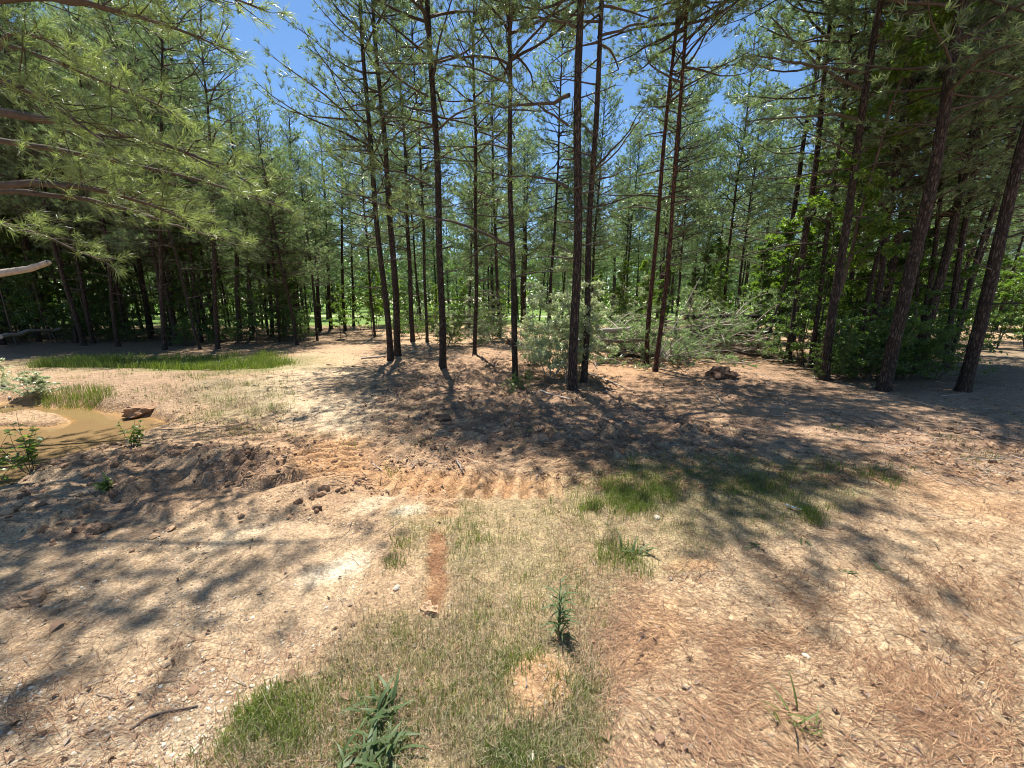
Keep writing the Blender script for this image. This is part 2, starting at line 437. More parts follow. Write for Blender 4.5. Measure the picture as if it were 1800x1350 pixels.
# sandy apron right foreground, gravel left
lay((.53, .385, .235), fm(ell(wu, wv, 1420, 1200, 600, 360, 0, .6)) * (.75 + .25 * n2))
lay((.50, .365, .23), fm(DD['rut']) * (.55 + .45 * n1))
lay((.36, .26, .175), fm(DD['rut'] * sm(.5, .75, n2)) * .7)
# reddish needle litter in the middle distance
lay((.36, .225, .135), fm(ell(wu, wv, 1180, 680, 420, 85, 0, .5)) * .85)
lay((.36, .24, .16), fm(ell(wu, wv, 1700, 740, 420, 90, 0, .5)) * .7)
lay((.29, .20, .135), fm(ell(wu, wv, 270, 690, 260, 34, 0, .5)) * .7)
# pale, dry, trodden soil
for a in [(560, 700, 120, 60, -5), (600, 985, 75, 24, -20), (722, 892, 34, 9, -5), (655, 878, 50, 13, -22), (600, 745, 60, 22, 0), (190, 1290, 140, 40, -10), (420, 940, 70, 14, -15),
          (130, 880, 70, 18, 0)]:
    lay((.57, .45, .30), fm(ell(wu, wv, *a, .5)) * (.55 + .4 * n2))
for a in [(600, 985, 60, 18, -20), (722, 892, 28, 6, -5)]:
    lay((.68, .57, .42), fm(ell(wu, wv, *a, .5)) * .8)
# orange clay
_, tcl, tmain = tracks(X, Y)
for a in [(590, 815, 90, 50, 0, .8), (720, 838, 120, 20, 0, .6), (870, 852, 110, 13, 0, .6), (765, 930, 45, 22, 60, .35), (1120, 1120, 60, 70, 40, .55), (1700, 880, 160, 24, 14, .35),
          (1080, 660, 120, 24, 0, .3), (640, 680, 90, 18, 0, .3)]:
    lay((.50, .27, .12), fm(ell(wu, wv, *a[:5], .6)) * a[5] * (.55 + .45 * n2))
lay((.47, .27, .13), fm(tcl) * .5)
lay((.26, .15, .08), fm(sm(.008, .028, -tracks(X, Y)[0])) * .6)  # shade in the tread hollows, painted into the clay as a darker brown
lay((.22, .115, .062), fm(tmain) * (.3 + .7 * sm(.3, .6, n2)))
lay((.24, .15, .095), fm(ell(wu, wv, 300, 868, 260, 26, -4, .6)) * .6)  # shade on the near face of the bank, painted as a dark strip
lay((.44, .27, .14), fm(np.maximum(ell(wu * .5 + u * .5, wv * .5 + v * .5, 950, 1212, 54, 58, 10, .3), ell(u, v, 1215, 996, 52, 11, 0, .4))) * .9)
# churned, moister soil
lay((.20, .125, .085), fm(DD['churn'] * sm(.35, .62, n2)) * .8)
# grass-covered soil
bare_ = 1 - np.clip(np.maximum(tcl, ell(u, v, 950, 1212, 58, 62, 10, .2)) * 1.1, 0, 1)
lay((.27, .23, .12), fm(DD['grassy']) * (.35 + .4 * n2) * bare_)
lay((.17, .165, .07), fm(ell(wu, wv, 1270, 850, 260, 45, 3, .6)) * .5)
lay((.12, .15, .05), fm(ell(wu, wv, 290, 640, 260, 16, 0, .5)) * .9)
lay((.24, .21, .12), fm(ell(wu, wv, 420, 705, 90, 40, 0, .5)) * .6)
lay((.43, .26, .135), fm(ell(wu, wv, 1130, 1110, 55, 75, 35, .5)) * (.4 + .4 * n2))
# muddy pond bed and rim
lay((.42, .25, .10), fm(DD['pond']))
lay((.27, .17, .10), fm(sm(.02, .3, DD['pond']) * (1 - sm(.3, .6, DD['pond']))))
# woodland floor
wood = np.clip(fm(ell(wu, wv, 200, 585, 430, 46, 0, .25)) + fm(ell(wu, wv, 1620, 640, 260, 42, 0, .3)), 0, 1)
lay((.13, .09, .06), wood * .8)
# sunny track at the far right and the mown field beyond the wood
lay((.30, .23, .15), fm(ell(wu, wv, 1790, 640, 90, 30, 0, .5)) * .6)
far = sm(24, 30, Y)
lay((.13, .21, .05), far)
lay((.55, .50, .38), far * np.exp(-((Y - 44) / 1.2) ** 2))
C *= (1 + (n1 - .5) * .25 + (n3 - .5) * .30)[..., None]
C = np.clip(C, .01, .85)
ny, nx = X.shape
gm = MB()
idx = np.arange(ny * nx).reshape(ny, nx)
gm.add(np.stack([X, Y, HZ], -1).reshape(-1, 3), None, np.stack([idx[:-1, :-1], idx[:-1, 1:], idx[1:, 1:], idx[1:, :-1]], -1).reshape(-1, 4), 0.5)

def ground_material():
    m, t, out = new_mat('soil')
    vc = N_(t, 'ShaderNodeAttribute'); vc.attribute_name = 'soil'
    ge = N_(t, 'ShaderNodeNewGeometry')
    def noise(sc, det=6, rough=.6, dist=0):
        n = N_(t, 'ShaderNodeTexNoise'); n.inputs['Scale'].default_value = sc; n.inputs['Detail'].default_value = det
        n.inputs['Roughness'].default_value = rough; n.inputs['Distortion'].default_value = dist
        t.links.new(ge.outputs['Position'], n.inputs['Vector']); return n
    a = noise(13, 9, .75); b = noise(70, 6, .7, .6)
    vo = N_(t, 'ShaderNodeTexVoronoi'); vo.inputs['Scale'].default_value = 95
    t.links.new(ge.outputs['Position'], vo.inputs['Vector'])
    vo2 = N_(t, 'ShaderNodeTexVoronoi'); vo2.inputs['Scale'].default_value = 38
    t.links.new(ge.outputs['Position'], vo2.inputs['Vector'])
    def mr(src, lo, hi, f0=0, f1=1):
        r = N_(t, 'ShaderNodeMapRange'); r.inputs['From Min'].default_value = f0; r.inputs['From Max'].default_value = f1
        r.inputs['To Min'].default_value = lo; r.inputs['To Max'].default_value = hi; t.links.new(src, r.inputs[0]); return r.outputs[0]
    def mul(x, y):
        q = N_(t, 'ShaderNodeMath'); q.operation = 'MULTIPLY'; t.links.new(x, q.inputs[0]); t.links.new(y, q.inputs[1]); return q.outputs[0]
    f = mul(mr(a.outputs['Fac'], .55, 1.45, .3, .7), mr(b.outputs['Fac'], .65, 1.35, .3, .7))
    sc = N_(t, 'ShaderNodeSeparateColor'); t.links.new(vo.outputs['Color'], sc.inputs[0])
    f = mul(f, mr(sc.outputs[0], .75, 1.25))
    sx = N_(t, 'ShaderNodeVectorMath'); sx.operation = 'SCALE'
    t.links.new(vc.outputs['Color'], sx.inputs[0]); t.links.new(f, sx.inputs['Scale'])
    # pale chips and dark crumbs
    s2 = N_(t, 'ShaderNodeSeparateColor'); t.links.new(vo2.outputs['Color'], s2.inputs[0])
    chip = mr(s2.outputs[1], 0, 1, .90, .93)
    m1 = N_(t, 'ShaderNodeMix'); m1.data_type = 'RGBA'; t.links.new(mul(chip, mr(vo2.outputs['Distance'], .8, 0, .25, .45)), m1.inputs[0])
    t.links.new(sx.outputs[0], m1.inputs[6]); m1.inputs[7].default_value = (.52, .43, .32, 1)
    crumb = mr(s2.outputs[2], 0, .8, .90, .93)
    m2 = N_(t, 'ShaderNodeMix'); m2.data_type = 'RGBA'; t.links.new(mul(crumb, mr(vo2.outputs['Distance'], 1, 0, .25, .5)), m2.inputs[0])
    t.links.new(m1.outputs[2], m2.inputs[6]); m2.inputs[7].default_value = (.11, .075, .05, 1)
    pb = N_(t, 'ShaderNodeBsdfPrincipled'); pb.inputs['Roughness'].default_value = .95; pb.inputs['Specular IOR Level'].default_value = .15
    t.links.new(m2.outputs[2], pb.inputs['Base Color'])
    hh = N_(t, 'ShaderNodeMath'); hh.operation = 'ADD'; t.links.new(a.outputs['Fac'], hh.inputs[0])
    h2 = N_(t, 'ShaderNodeMath'); h2.operation = 'MULTIPLY_ADD'; t.links.new(b.outputs['Fac'], h2.inputs[0]); h2.inputs[1].default_value = .45
    t.links.new(mr(vo2.outputs['Distance'], .25, 0, 0, .5), h2.inputs[2]); t.links.new(h2.outputs[0], hh.inputs[1])
    bp = N_(t, 'ShaderNodeBump'); bp.inputs['Strength'].default_value = 1.0; bp.inputs['Distance'].default_value = .035
    t.links.new(hh.outputs[0], bp.inputs['Height']); t.links.new(bp.outputs[0], pb.inputs['Normal'])
    t.links.new(pb.outputs[0], out.inputs[0])
    return m
gme = gm.mesh('ground', ground_material(), True)
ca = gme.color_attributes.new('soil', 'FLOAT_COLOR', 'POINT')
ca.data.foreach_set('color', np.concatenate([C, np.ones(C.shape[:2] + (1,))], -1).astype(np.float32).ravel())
obj('ground', gme, kind='structure')

def hz(x, y):
    """ground height at a few points"""
    x = np.atleast_1d(np.asarray(x, float)); y = np.atleast_1d(np.asarray(y, float))
    return height(x, y)

def GP(u_, v_):
    p = G(u_, v_); p.z = float(hz(p.x, p.y)[0]); return p

# ------------------------------------------------------------------ pond water
def water():
    px = np.linspace(-24, -2.6, 160); py = np.linspace(2.6, 7.4, 60)
    A, B = np.meshgrid(px, py); d = masks(A, B)
    keep = d['pond'] > .12
    q = np.arange(A.size).reshape(A.shape)
    k = keep[:-1, :-1] | keep[1:, :-1] | keep[:-1, 1:] | keep[1:, 1:]
    F = np.stack([q[:-1, :-1], q[:-1, 1:], q[1:, 1:], q[1:, :-1]], -1)[k]
    mb = MB(); mb.add(np.stack([A, B, np.full(A.shape, WATER_Z)], -1).reshape(-1, 3), None, F, d['pond'].ravel())
    m, t, out = new_mat('muddy_water')
    at = N_(t, 'ShaderNodeAttribute'); at.attribute_name = 'var'
    r = ramp(t, [(.45, (.34, .195, .075)), (.95, (.22, .145, .07))]); t.links.new(at.outputs['Fac'], r.inputs[0])
    pb = N_(t, 'ShaderNodeBsdfPrincipled'); pb.inputs['Roughness'].default_value = .06; pb.inputs['IOR'].default_value = 1.33
    t.links.new(r.outputs[0], pb.inputs['Base Color'])
    ge = N_(t, 'ShaderNodeNewGeometry'); no = N_(t, 'ShaderNodeTexNoise'); no.inputs['Scale'].default_value = 5
    t.links.new(ge.outputs['Position'], no.inputs['Vector'])
    bp = N_(t, 'ShaderNodeBump'); bp.inputs['Strength'].default_value = .08; bp.inputs['Distance'].default_value = .02
    t.links.new(no.outputs['Fac'], bp.inputs['Height']); t.links.new(bp.outputs[0], pb.inputs['Normal'])
    t.links.new(pb.outputs[0], out.inputs[0])
    me = mb.mesh('pond_water', m, True)
    obj('pond_water', me, kind='structure')
water()

# ------------------------------------------------------------------ pines
def limb_path(start, az, L, el0, el1, n, rs, wig=.16):
    t = np.linspace(0, 1, n)
    el = np.radians(el0 + (el1 - el0) * t ** 1.6 + 9 * np.sin(t * 5 + rs.uniform(0, 6)))
    a = az + np.cumsum(rs.normal(0, wig, n))
    d = np.stack([np.cos(el) * np.sin(a), np.cos(el) * np.cos(a), np.sin(el)], -1)
    return start + np.concatenate([[np.zeros(3)], np.cumsum(d[:-1] * (L / (n - 1)), 0)])

def centre(seed, z):
    return np.stack([.045 * np.sin(z * .55 + seed) + .02 * np.sin(z * 1.3 + seed * 2), .045 * np.cos(z * .5 + seed * 3) + .015 * np.sin(z * 1.7), z], -1) \
        - np.array([.045 * np.sin(seed) + .02 * np.sin(seed * 2), .045 * np.cos(seed * 3), 0])

def dress(limb, rs, mbw, tp, ta, step=.26, t0=.3, sub=.8, tuft=.16, rad=.006, flat=.5):
    """secondary twigs and tufts along one limb"""
    n = len(limb); L = np.linalg.norm(np.diff(limb, axis=0), axis=1).sum()
    ts = np.arange(t0, .98, step / L)
    side = 1; P = []
    for t in ts:
        f = t * (n - 1); i = min(int(f), n - 2); p = limb[i] + (limb[i + 1] - limb[i]) * (f - i)
        d = nrm(limb[i + 1] - limb[i]); side = -side
        az = math.atan2(d[0], d[1]) + side * rs.uniform(.5, 1.15)
        el = math.degrees(math.asin(np.clip(d[2], -1, 1))) * flat + rs.uniform(-12, 28)
        l = sub * (1.15 - t * .75) * rs.uniform(.5, 1.15)
        q = limb_path(p, az, l, el, el + rs.uniform(5, 35), 4, rs, .12)
        P.append(q)
        k = max(1, int(l / tuft))
        for j in range(k):
            g = 1 - j / max(k, 1) * .75
            ff = g * 3; ii = min(int(ff), 2); pos = q[ii] + (q[ii + 1] - q[ii]) * (ff - ii)
            if j: pos = pos + rs.normal(0, .05, 3)
            dd_ = nrm(q[ii + 1] - q[ii]) + rs.normal(0, .45 if j else .15, 3) + np.array([0, 0, .25])
            tp.append(pos); ta.append(dd_)
    tp.append(limb[-1]); ta.append(limb[-1] - limb[-2])
    if P:
        P = np.array(P); R = np.linspace(rad, rad * .45, 4)[None].repeat(len(P), 0)
        tubes(mbw, P, R, 3, rs.uniform(.0, .6, len(P)))

def pine_proto(seed, H=13.0, dead=1.8, live=4.6, Lmax=2.6, whorl=.42, per=(2, 4), nn=20, nl=.17, nw=.006, step=.3, tuft=.17, bare=1.0):
    rs = np.random.RandomState(seed)
    wood, fol = MB(), MB()
    tp, ta = [], []; z = dead; LP, LR, LV = [], [], []
    singles = []
    while z < H - .35:
        c = centre(seed, np.array([z]))[0]
        fr = (z - live) / (H - live)
        for k in range(rs.randint(per[0], per[1] + 1) if fr > 0 else (rs.rand() < .75 * bare) + (rs.rand() < .35 * bare)):
            az = rs.uniform(0, 2 * np.pi)
            c2 = c + np.array([0, 0, rs.uniform(-.12, .12)])
            if fr <= 0:
                L = rs.uniform(.25, 1.6) * (1 if rs.rand() < .8 else 1.6)
                q = limb_path(c2, az, L, rs.uniform(-8, 25), rs.uniform(-15, 30), 8, rs, .22); live_ = False
            else:
                L = Lmax * (1 - fr) ** .6 * rs.uniform(.65, 1.12) * min(1, .55 + fr * 2.2) + .25
                q = limb_path(c2, az, L, -2 + 42 * fr + rs.uniform(-10, 18), 14 + 45 * fr + rs.uniform(-15, 22), 8, rs, .14); live_ = True
            r0 = .010 + L * (.0085 if live_ else .006)
            R = np.linspace(r0, .005, 8)
            if live_ or L < .8: LP.append(q); LR.append(R); LV.append(rs.uniform(.0, .5))
            else: singles.append((q, R))
            if live_: dress(q, rs, wood, tp, ta, step=step, t0=.22 if fr > .3 else .38, sub=.42 + L * .26, tuft=tuft)
            elif rs.rand() < .5:
                P = []
                for t in np.arange(.35, 1, .22):
                    i = int(t * 7); P.append(limb_path(q[i], az + rs.choice([-1, 1]) * rs.uniform(.5, 1.2), rs.uniform(.15, .5), rs.uniform(-30, 30), rs.uniform(-30, 30), 4, rs, .25))
                tubes(wood, np.array(P), np.linspace(.005, .002, 4)[None].repeat(len(P), 0), 3, rs.uniform(.2, .9, len(P)))
        z += whorl * rs.uniform(.6, 1.4)
    top = centre(seed, np.array([H]))[0]
    tp.append(top); ta.append(np.array([0, 0, 1.]))
    tubes(wood, np.array(LP), np.array(LR), 5, np.array(LV))
    tp, ta = np.array(tp), np.array(ta)
    needles(fol, tp, ta, nn, nl, nw, rs)
    bm_ = []
    for q, R in singles:
        b = MB(); tubes(b, q, R, 5, rs.uniform(.1, .6)); bm_.append(b.mesh('bare_branch', M_TWIG, True))
    return dict(seed=seed, H=H, wood=wood.mesh('boughs', M_TWIG, True), fol=fol.mesh('crown', M_NEEDLE), bare=bm_, nt=len(tp))

def trunk_mesh(seed, H, r0, k=9, n=26, mat=None, bark=.0, name='trunk'):
    z = np.concatenate([np.array([-.25, 0, .06, .14, .28]), np.linspace(.5, H, n)])
    P = centre(seed, z); P[0, :2] = P[1, :2]
    R = r0 * (np.clip(1 - z / H, 0, 1) ** .75 * .93 + .07) * (1 + .38 * np.exp(-np.clip(z, 0, 9) / .13))
    disp = None
    if bark:
        th = np.arange(k) * 2 * np.pi / k
        zz, tt = np.meshgrid(z, th, indexing='ij')
        a = fbm(np.cos(tt) * 5 + seed, zz * 2.0 + np.sin(tt) * 5, 3)
        b = vnoise(tt * k / 2.2 + np.floor(zz * 5) * .7, zz * 6, seed)
        disp = (1 + (a - .5) * .22 + (b - .5) * bark)[None]
    mb = MB(); tubes(mb, P, R, k, .5, disp=disp)
    return mb.mesh(name, mat or M_BARK, True)

SPARSE = [pine_proto(s, H=h, live=l, Lmax=2.7, per=(2, 4), whorl=.44, nn=18, nw=.010, step=.22, tuft=.115) for s, h, l in [(11, 12.5, 4.0), (12, 13.5, 4.6), (13, 12.5, 3.6), (14, 14, 5.2)]]
HIGH = [pine_proto(s, H=h, dead=2.2, live=l, Lmax=2.6, per=(3, 4), whorl=.40, nn=20, nw=.011, step=.17, tuft=.105, bare=.8) for s, h, l in [(81, 11.5, 5.8), (82, 12, 6.1), (83, 11, 5.5)]]
HIGH.append(pine_proto(84, H=11.5, dead=2.2, live=6.6, Lmax=1.7, per=(2, 3), whorl=.5, nn=18, nw=.010, step=.22, tuft=.13))
DENSE = [pine_proto(s, H=h, live=l - .6, Lmax=2.4, per=(3, 5), whorl=.38, nn=12, nw=.018, step=.17, tuft=.11) for s, h, l in [(21, 13, 4.6), (22, 14, 5.6), (23, 12, 3.8), (24, 15, 6.2)]]
FAR = [pine_proto(s, H=h, live=l, Lmax=3.2, per=(3, 5), whorl=.5, nn=12, nw=.07, nl=.34, step=.34, tuft=.22) for s, h, l in [(71, 14, 1.4), (72, 12, 1.0), (73, 15, 2.4)]]
FAR_TRUNK_ = [trunk_mesh(p['seed'], p['H'], .13, 6, 10) for p in FAR]
FAR_TRUNK = [trunk_mesh(p['seed'], p['H'], .085, 7, 14) for p in DENSE]

def pine(proto, base, lean=None, rz=0., s=1., r0=None, label=None, group=None, mat=None, k=18, n=60, shared=None, bare=True, reach=None):
    root = obj('pine_tree', None, label=label, cat='tree', group=group)
    base = Vector(base); root.location = (base.x, base.y, base.z - .02)
    D = (lean or Vector((0, 0, 1))).normalized()
    q = D.to_track_quat('Z', 'Y') @ Quaternion((0, 0, 1), rz)
    if reach:                                   # the bent stem passes through a point this far along D
        cv = Vector(centre(proto['seed'], np.array([reach / s]))[0]); cv.rotate(Quaternion((0, 0, 1), rz))
        q = cv.rotation_difference(D) @ Quaternion((0, 0, 1), rz)
    root.rotation_mode = 'QUATERNION'; root.rotation_quaternion = q; root.scale = (s, s, s)
    tm = shared or trunk_mesh(proto['seed'], proto['H'], r0 / s, k, n, mat, bark=.10)
    obj('trunk', tm, root)
    obj('boughs', proto['wood'], root, kind='stuff')
    if bare:
        for b in proto['bare']: obj('branch', b, root)
    obj('crown', proto['fol'], root)
    return root

HERO = [
    # label, base px, point higher on the stem px, width px at base, proto, mat
    ('thick brown pine, front one of the pair rising through the pale shrub', (1006, 690), (1021, 0), 16, 0, None, 1.0),
    ('brown pine just right of and behind the thick pine at the pale shrub', (1026, 672), (1058, 0), 11, 1, None, 1.02),
    ('single pine left of the pale shrub with a leafy sapling at its foot', (906, 668), (893, 0), 10.5, 2, None, 0.95),
    ('straight pine between the twin pines and the thin bare one, deep ruts at its foot', (778, 648), (751, 0), 12.5, 3, None),
    ('left stem of the twin dark pines left of the churned soil, leaning left', (687, 634), (655, 300), 11, 0, None),
    ('right stem of the twin dark pines left of the churned soil', (699, 627), (680, 300), 12, 1, None),
    ('slim pine standing just behind and right of the twin dark pines', (726, 601), (714, 330), 8.5, 2, None),
    ('thin pine with a curved foot behind the straight pine, in front of the brush', (751, 602), (741, 330), 5.5, 3, None),
    ('thin dark pine with a hooked foot alone between two thicker clearing pines', (834, 624), (833, 150), 7, 1, None),
    ('very thin pole-like pine at the near end of the gap in the left wood', (659, 592), (642, 390), 4.5, 2, None),
    ('red-barked pine, left stem of the slim leaning pair before the brush pile', (1136, 642), (1187, 67), 8.5, 1, 'red', 1.05),
    ('red-barked pine, right stem of the slim leaning pair before the brush pile', (1152, 652), (1198, 150), 8.5, 0, 'red', .97),
    ('dark pine behind the light green saplings right of the pale shrub', (1077, 556), (1085, 300), 8, 0, None),
    ('dark pine with many side twigs behind the brush, left of the pale shrub', (919, 572), (922, 380), 9, 1, None),
    ('slim dark pine behind the brush between the thin hooked pine and the single pine', (867, 562), (865, 380), 7, 0, None),
    ('large dark pine standing alone beyond the brush pile on the field edge', (1214, 556), (1236, 230), 10, 2, None),
    ('pine at the right end of the brush pile with leaves around its middle', (1361, 615), (1410, 267), 12, 1, None, 1.0),
    ('pine with bare foot at the front left corner of the right hand thicket', (1383, 636), (1447, 150), 13, 0, None, 1.1),
    ('slimmer pine close behind the bare-footed pine at the thicket corner', (1408, 600), (1447, 262), 10, 0, None),
    ('thin pine between the bare-footed pine and the grey-barked pine with long limbs', (1423, 647), (1455, 400), 10, 2, None, 1.0),
    ('grey-barked pine with several long crooked limbs at the thicket front', (1450, 668), (1548, 0), 17, 1, None, 1.05),
    ('thick shaggy-barked pine in the darkest part of the right thicket', (1553, 686), (1693, 0), 26, 1, None),
    ('leaning pine behind the shaggy-barked pine in the right thicket', (1538, 640), (1627, 133), 16, 3, None),
    ('slim pine in deep shade between the shaggy pine and the bush', (1607, 645), (1660, 300), 11, 2, None),
    ('long leaning pine that rises out of the dark bush in the right thicket', (1613, 655), (1763, 17), 20, 2, None),
    ('pine with short side branches behind the dark bush near the track', (1660, 650), (1712, 300), 13, 0, None),
    ('stout pine with sunlit bark flakes, last of the thicket beside the track', (1692, 690), (1800, 250), 27, 3, None),
    ('slim pine just behind the stout pine beside the track', (1668, 640), (1782, 250), 11, 1, None),
    ('first dark pine of the left wood beside the gap of light', (582, 579), (573, 400), 7, 0, None),
    ('second dark pine beside the gap of light, on the wood side', (563, 582), (553, 400), 7, 3, None),
    ('pine at the wood edge directly above the middle of the ditch grass', (290, 614), (281, 400), 9, 1, None),
    ('leaning slender pine next right of the middle ditch grass pine', (352, 614), (318, 480), 6, 2, None),
    ('stout dark pine at the wood edge above the right part of the ditch grass', (383, 613), (375, 400), 9, 0, None),
    ('dark pine close right of the stout one at the wood edge', (422, 600), (414, 400), 10, 3, None),
    ('dark pine of the wood edge touching its neighbour, right of the ditch grass', (443, 597), (433, 400), 9, 1, None),
    ('slim pine in the middle of the row leading to the gap of light', (478, 591), (470, 400), 8, 2, None),
    ('very slim pine in the row leading to the gap of light', (498, 590), (491, 400), 5, 0, None),
    ('dark pine third from the gap of light at the wood edge', (520, 588), (513, 400), 9, 3, None),
    ('leaning thin pine above the left end of the ditch grass', (134, 603), (112, 480), 8, 1, None),
    ('thin leaning pine just right of the leaning one above the ditch grass end', (164, 604), (140, 480), 9, 2, None),
    ('dark pine at the wood edge above the left part of the ditch grass', (208, 609), (190, 450), 9, 0, None),
    ('dark pine at the far left edge of the wood behind the fallen trunk', (68, 600), (48, 450), 12, 3, None),
    ('slim dark pine inside the gap of light, left one of two', (607, 582), (601, 400), 6, 1, None),
    ('slim dark pine inside the gap of light, right one of two', (622, 574), (617, 400), 5, 2, None),
]
placed = []
HR = []
for i, (lab, b, t, wpx, pi_, mt, *sc_) in enumerate(HERO):
    B = GP(*b); T = at_depth(t[0], t[1], B.y)
    D = (T - B).normalized()
    depth = B.y * CP + CAM_H * SP
    r0 = wpx / FPX * depth / 2 / math.sqrt(1 + ((b[0] - 900) / FPX) ** 2)
    pr = (HIGH if sc_ else SPARSE if B.y < 14 and b[0] < 1300 else DENSE if i % 2 else SPARSE)[pi_]
    root = pine(pr, B, D, rz=RS.uniform(0, 6.28), s=sc_[0] if sc_ else RS.uniform(.85, 1.0) * (.68 if 395 < b[0] < 570 and B.y > 13 else 1), r0=r0, label=lab, mat=M_BARK_RED if mt else None, k=22 if B.y < 12 else 12, n=90 if B.y < 12 else 40, reach=(T - B).length)
    placed.append((B.x, B.y)); HR.append(root)

def hero_limb(i, pts, r, foliage, deep=0., dead=False, seed=0):
    """a limb seen crossing the view, given by the photo pixels it passes at its tree's distance"""
    root = HR[i]; rs = np.random.RandomState(300 + seed)
    M = Matrix.LocRotScale(root.location, root.rotation_quaternion, root.scale).inverted()
    Y0 = root.location.y; n = len(pts)
    W_ = np.array([list(M @ at_depth(u_, v_, Y0 + deep * j / (n - 1))) for j, (u_, v_) in enumerate(pts)])
    t = np.linspace(0, n - 1, 12); q = np.stack([np.interp(t, np.arange(n), W_[:, k]) for k in range(3)], -1)
    q[1:-1] = q[1:-1] * .5 + (q[:-2] + q[2:]) * .25; q[1:-1] += rs.normal(0, .012, (10, 3))
    mb, fb, tp, ta = MB(), MB(), [], []
    tubes(mb, q, np.linspace(r, r * .3, 12), 7, .85 if dead else .35)
    if foliage:
        dress(q, rs, mb, tp, ta, step=.12, t0=.42, sub=.75 * foliage, tuft=.11, rad=.005, flat=.3)
        needles(fb, np.array(tp), np.array(ta), 18, .17, .008, rs)
    o = obj('branch', mb.mesh('branch', M_DEADWOOD if dead else M_TWIG, True), root)
    if foliage: obj('needles', fb.mesh('needles', M_NEEDLE_NEAR), o)
for k_, a in enumerate([(2, [(904, 436), (850, 408), (790, 388), (720, 376), (640, 350), (575, 330)], .030, 1.3, -1.0), (0, [(998, 330), (967, 317), (933, 310), (883, 310), (833, 300)], .026, .8, .5),
          (0, [(1001, 167), (967, 182), (930, 183), (883, 190), (850, 180)], .032, .7, .8), (2, [(892, 112), (860, 100), (800, 98), (750, 110), (657, 110)], .026, 1.2, -.8), (0, [(998, 220), (967, 197), (933, 182), (900, 150)], .02, .6, -.6),
          (1, [(1038, 300), (1083, 270), (1113, 227), (1130, 197)], .018, .5, .4), (0, [(1007, 333), (1033, 322), (1067, 313), (1103, 297)], .018, .5, -.4), (1, [(1051, 66), (1100, 50), (1150, 33), (1200, 10)], .024, .9, .4),
          (0, [(1013, 47), (983, 35), (933, 30), (880, 40)], .022, .8, .3), (20, [(1521, 127), (1440, 117), (1387, 110), (1330, 98)], .03, .9, -.4), (20, [(1515, 157), (1483, 143), (1433, 110), (1400, 80), (1355, 30)], .034, 1.0, .5),
          (20, [(1508, 213), (1483, 200), (1433, 203), (1353, 210), (1310, 215)], .026, .7, -.3), (20, [(1497, 270), (1460, 250), (1407, 230)], .022, 0, .3), (16, [(1370, 478), (1333, 465), (1300, 453), (1283, 443)], .022, 0, -.4, True),
          (16, [(1374, 430), (1333, 420), (1293, 410), (1285, 400)], .018, 0, -.6, True), (3, [(760, 330), (720, 305), (680, 300), (620, 290), (590, 270)], .022, 1.4, -1.2), (3, [(753, 170), (700, 140), (660, 90), (620, 60)], .024, 1.3, -.6),
          (2, [(893, 262), (860, 250), (800, 262), (770, 280)], .02, .3, .4), (4, [(662, 420), (640, 408), (610, 395)], .018, 0, -.3, True)]):
    hero_limb(*a, seed=k_)

def free(x, y, dmin):
    return all((x - a) ** 2 + (y - b) ** 2 > dmin * dmin for a, b in placed)

def wood(n, test, dmin, label, group, protos, tries=14000, s=(.8, 1.1)):
    c = 0
    for _ in range(tries):
        if c >= n: break
        x, y = RS.uniform(-60, 60), RS.uniform(5, 110)
        uu, vv = project(np.array([x]), np.array([y])); uu, vv = float(uu[0]), float(vv[0])
        if not test(x, y, uu, vv) or not free(x, y, dmin): continue
        j = RS.randint(len(protos))
        label_, group_ = (label(uu, y), group(uu, y)) if callable(label) else (label, group)
        pine(protos[j], (x, y, float(hz(x, y)[0])), Vector((RS.normal(0, .03), RS.normal(0, .03), 1)), RS.uniform(0, 6.28), RS.uniform(*s) * (.66 if 385 < uu < 575 and y < 34 else 1),
             label=label_, group=group_, shared=(FAR_TRUNK_ if protos is FAR else FAR_TRUNK)[j], bare=y < 20)
        placed.append((x, y)); c += 1
    return c
def zone(u_, y):
    return ('above the pond', 'behind the left half of the ditch grass', 'behind the right half of the ditch grass', 'beside the gap of light')[int(u_ > 130) + int(u_ > 300) + int(u_ > 450)]
def pond_pine(u_, y): return ('slim dark pine of the wood edge ' if y < 18 else 'slim pine deeper in the wood ') + zone(u_, y)
def pond_sap(u_, y): return ('leafy sapling at the dark wood edge ' if y < 16.5 else 'leafy sapling behind the front pines ') + zone(u_, y)
c = []
c.append(wood(95, lambda x, y, u_, v_: -250 < u_ < 560 and 14.2 < y < 25, 1.05,
     pond_pine, lambda u_, y: 'pines of the left wood ' + zone(u_, y), DENSE))
c.append(wood(75, lambda x, y, u_, v_: -150 < u_ < 640 and 26 < y < 55 and not (590 < u_ < 680), 2.2,
     'distant pine deep inside the wood behind the pond', 'distant pines deep in the left wood', DENSE))
c.append(wood(36, lambda x, y, u_, v_: 690 < u_ < 1230 and 17 < y < 38, 2.2,
     lambda u_, y: 'distant pine seen ' + ('between the twin pines and the single pine' if u_ < 900 else 'between the single pine and the red-barked pair' if u_ < 1140 else 'above the large brush pile'), lambda u_, y: 'distant pines ' + ('left' if u_ < 900 else 'behind the shrub' if u_ < 1140 else 'above the brush'), DENSE))
c.append(wood(9, lambda x, y, u_, v_: 1225 < u_ < 1335 and 18 < y < 40, 2.2,
     'distant pine behind the right end of the large brush pile', 'distant pines behind the right end of the brush', DENSE))
c.append(wood(16, lambda x, y, u_, v_: 1455 < u_ < 1690 and 8.6 < y < 13, .95,
     'slim dark trunk among the thicker pines of the right thicket', 'slim pines of the right thicket', DENSE, s=(.7, .9)))
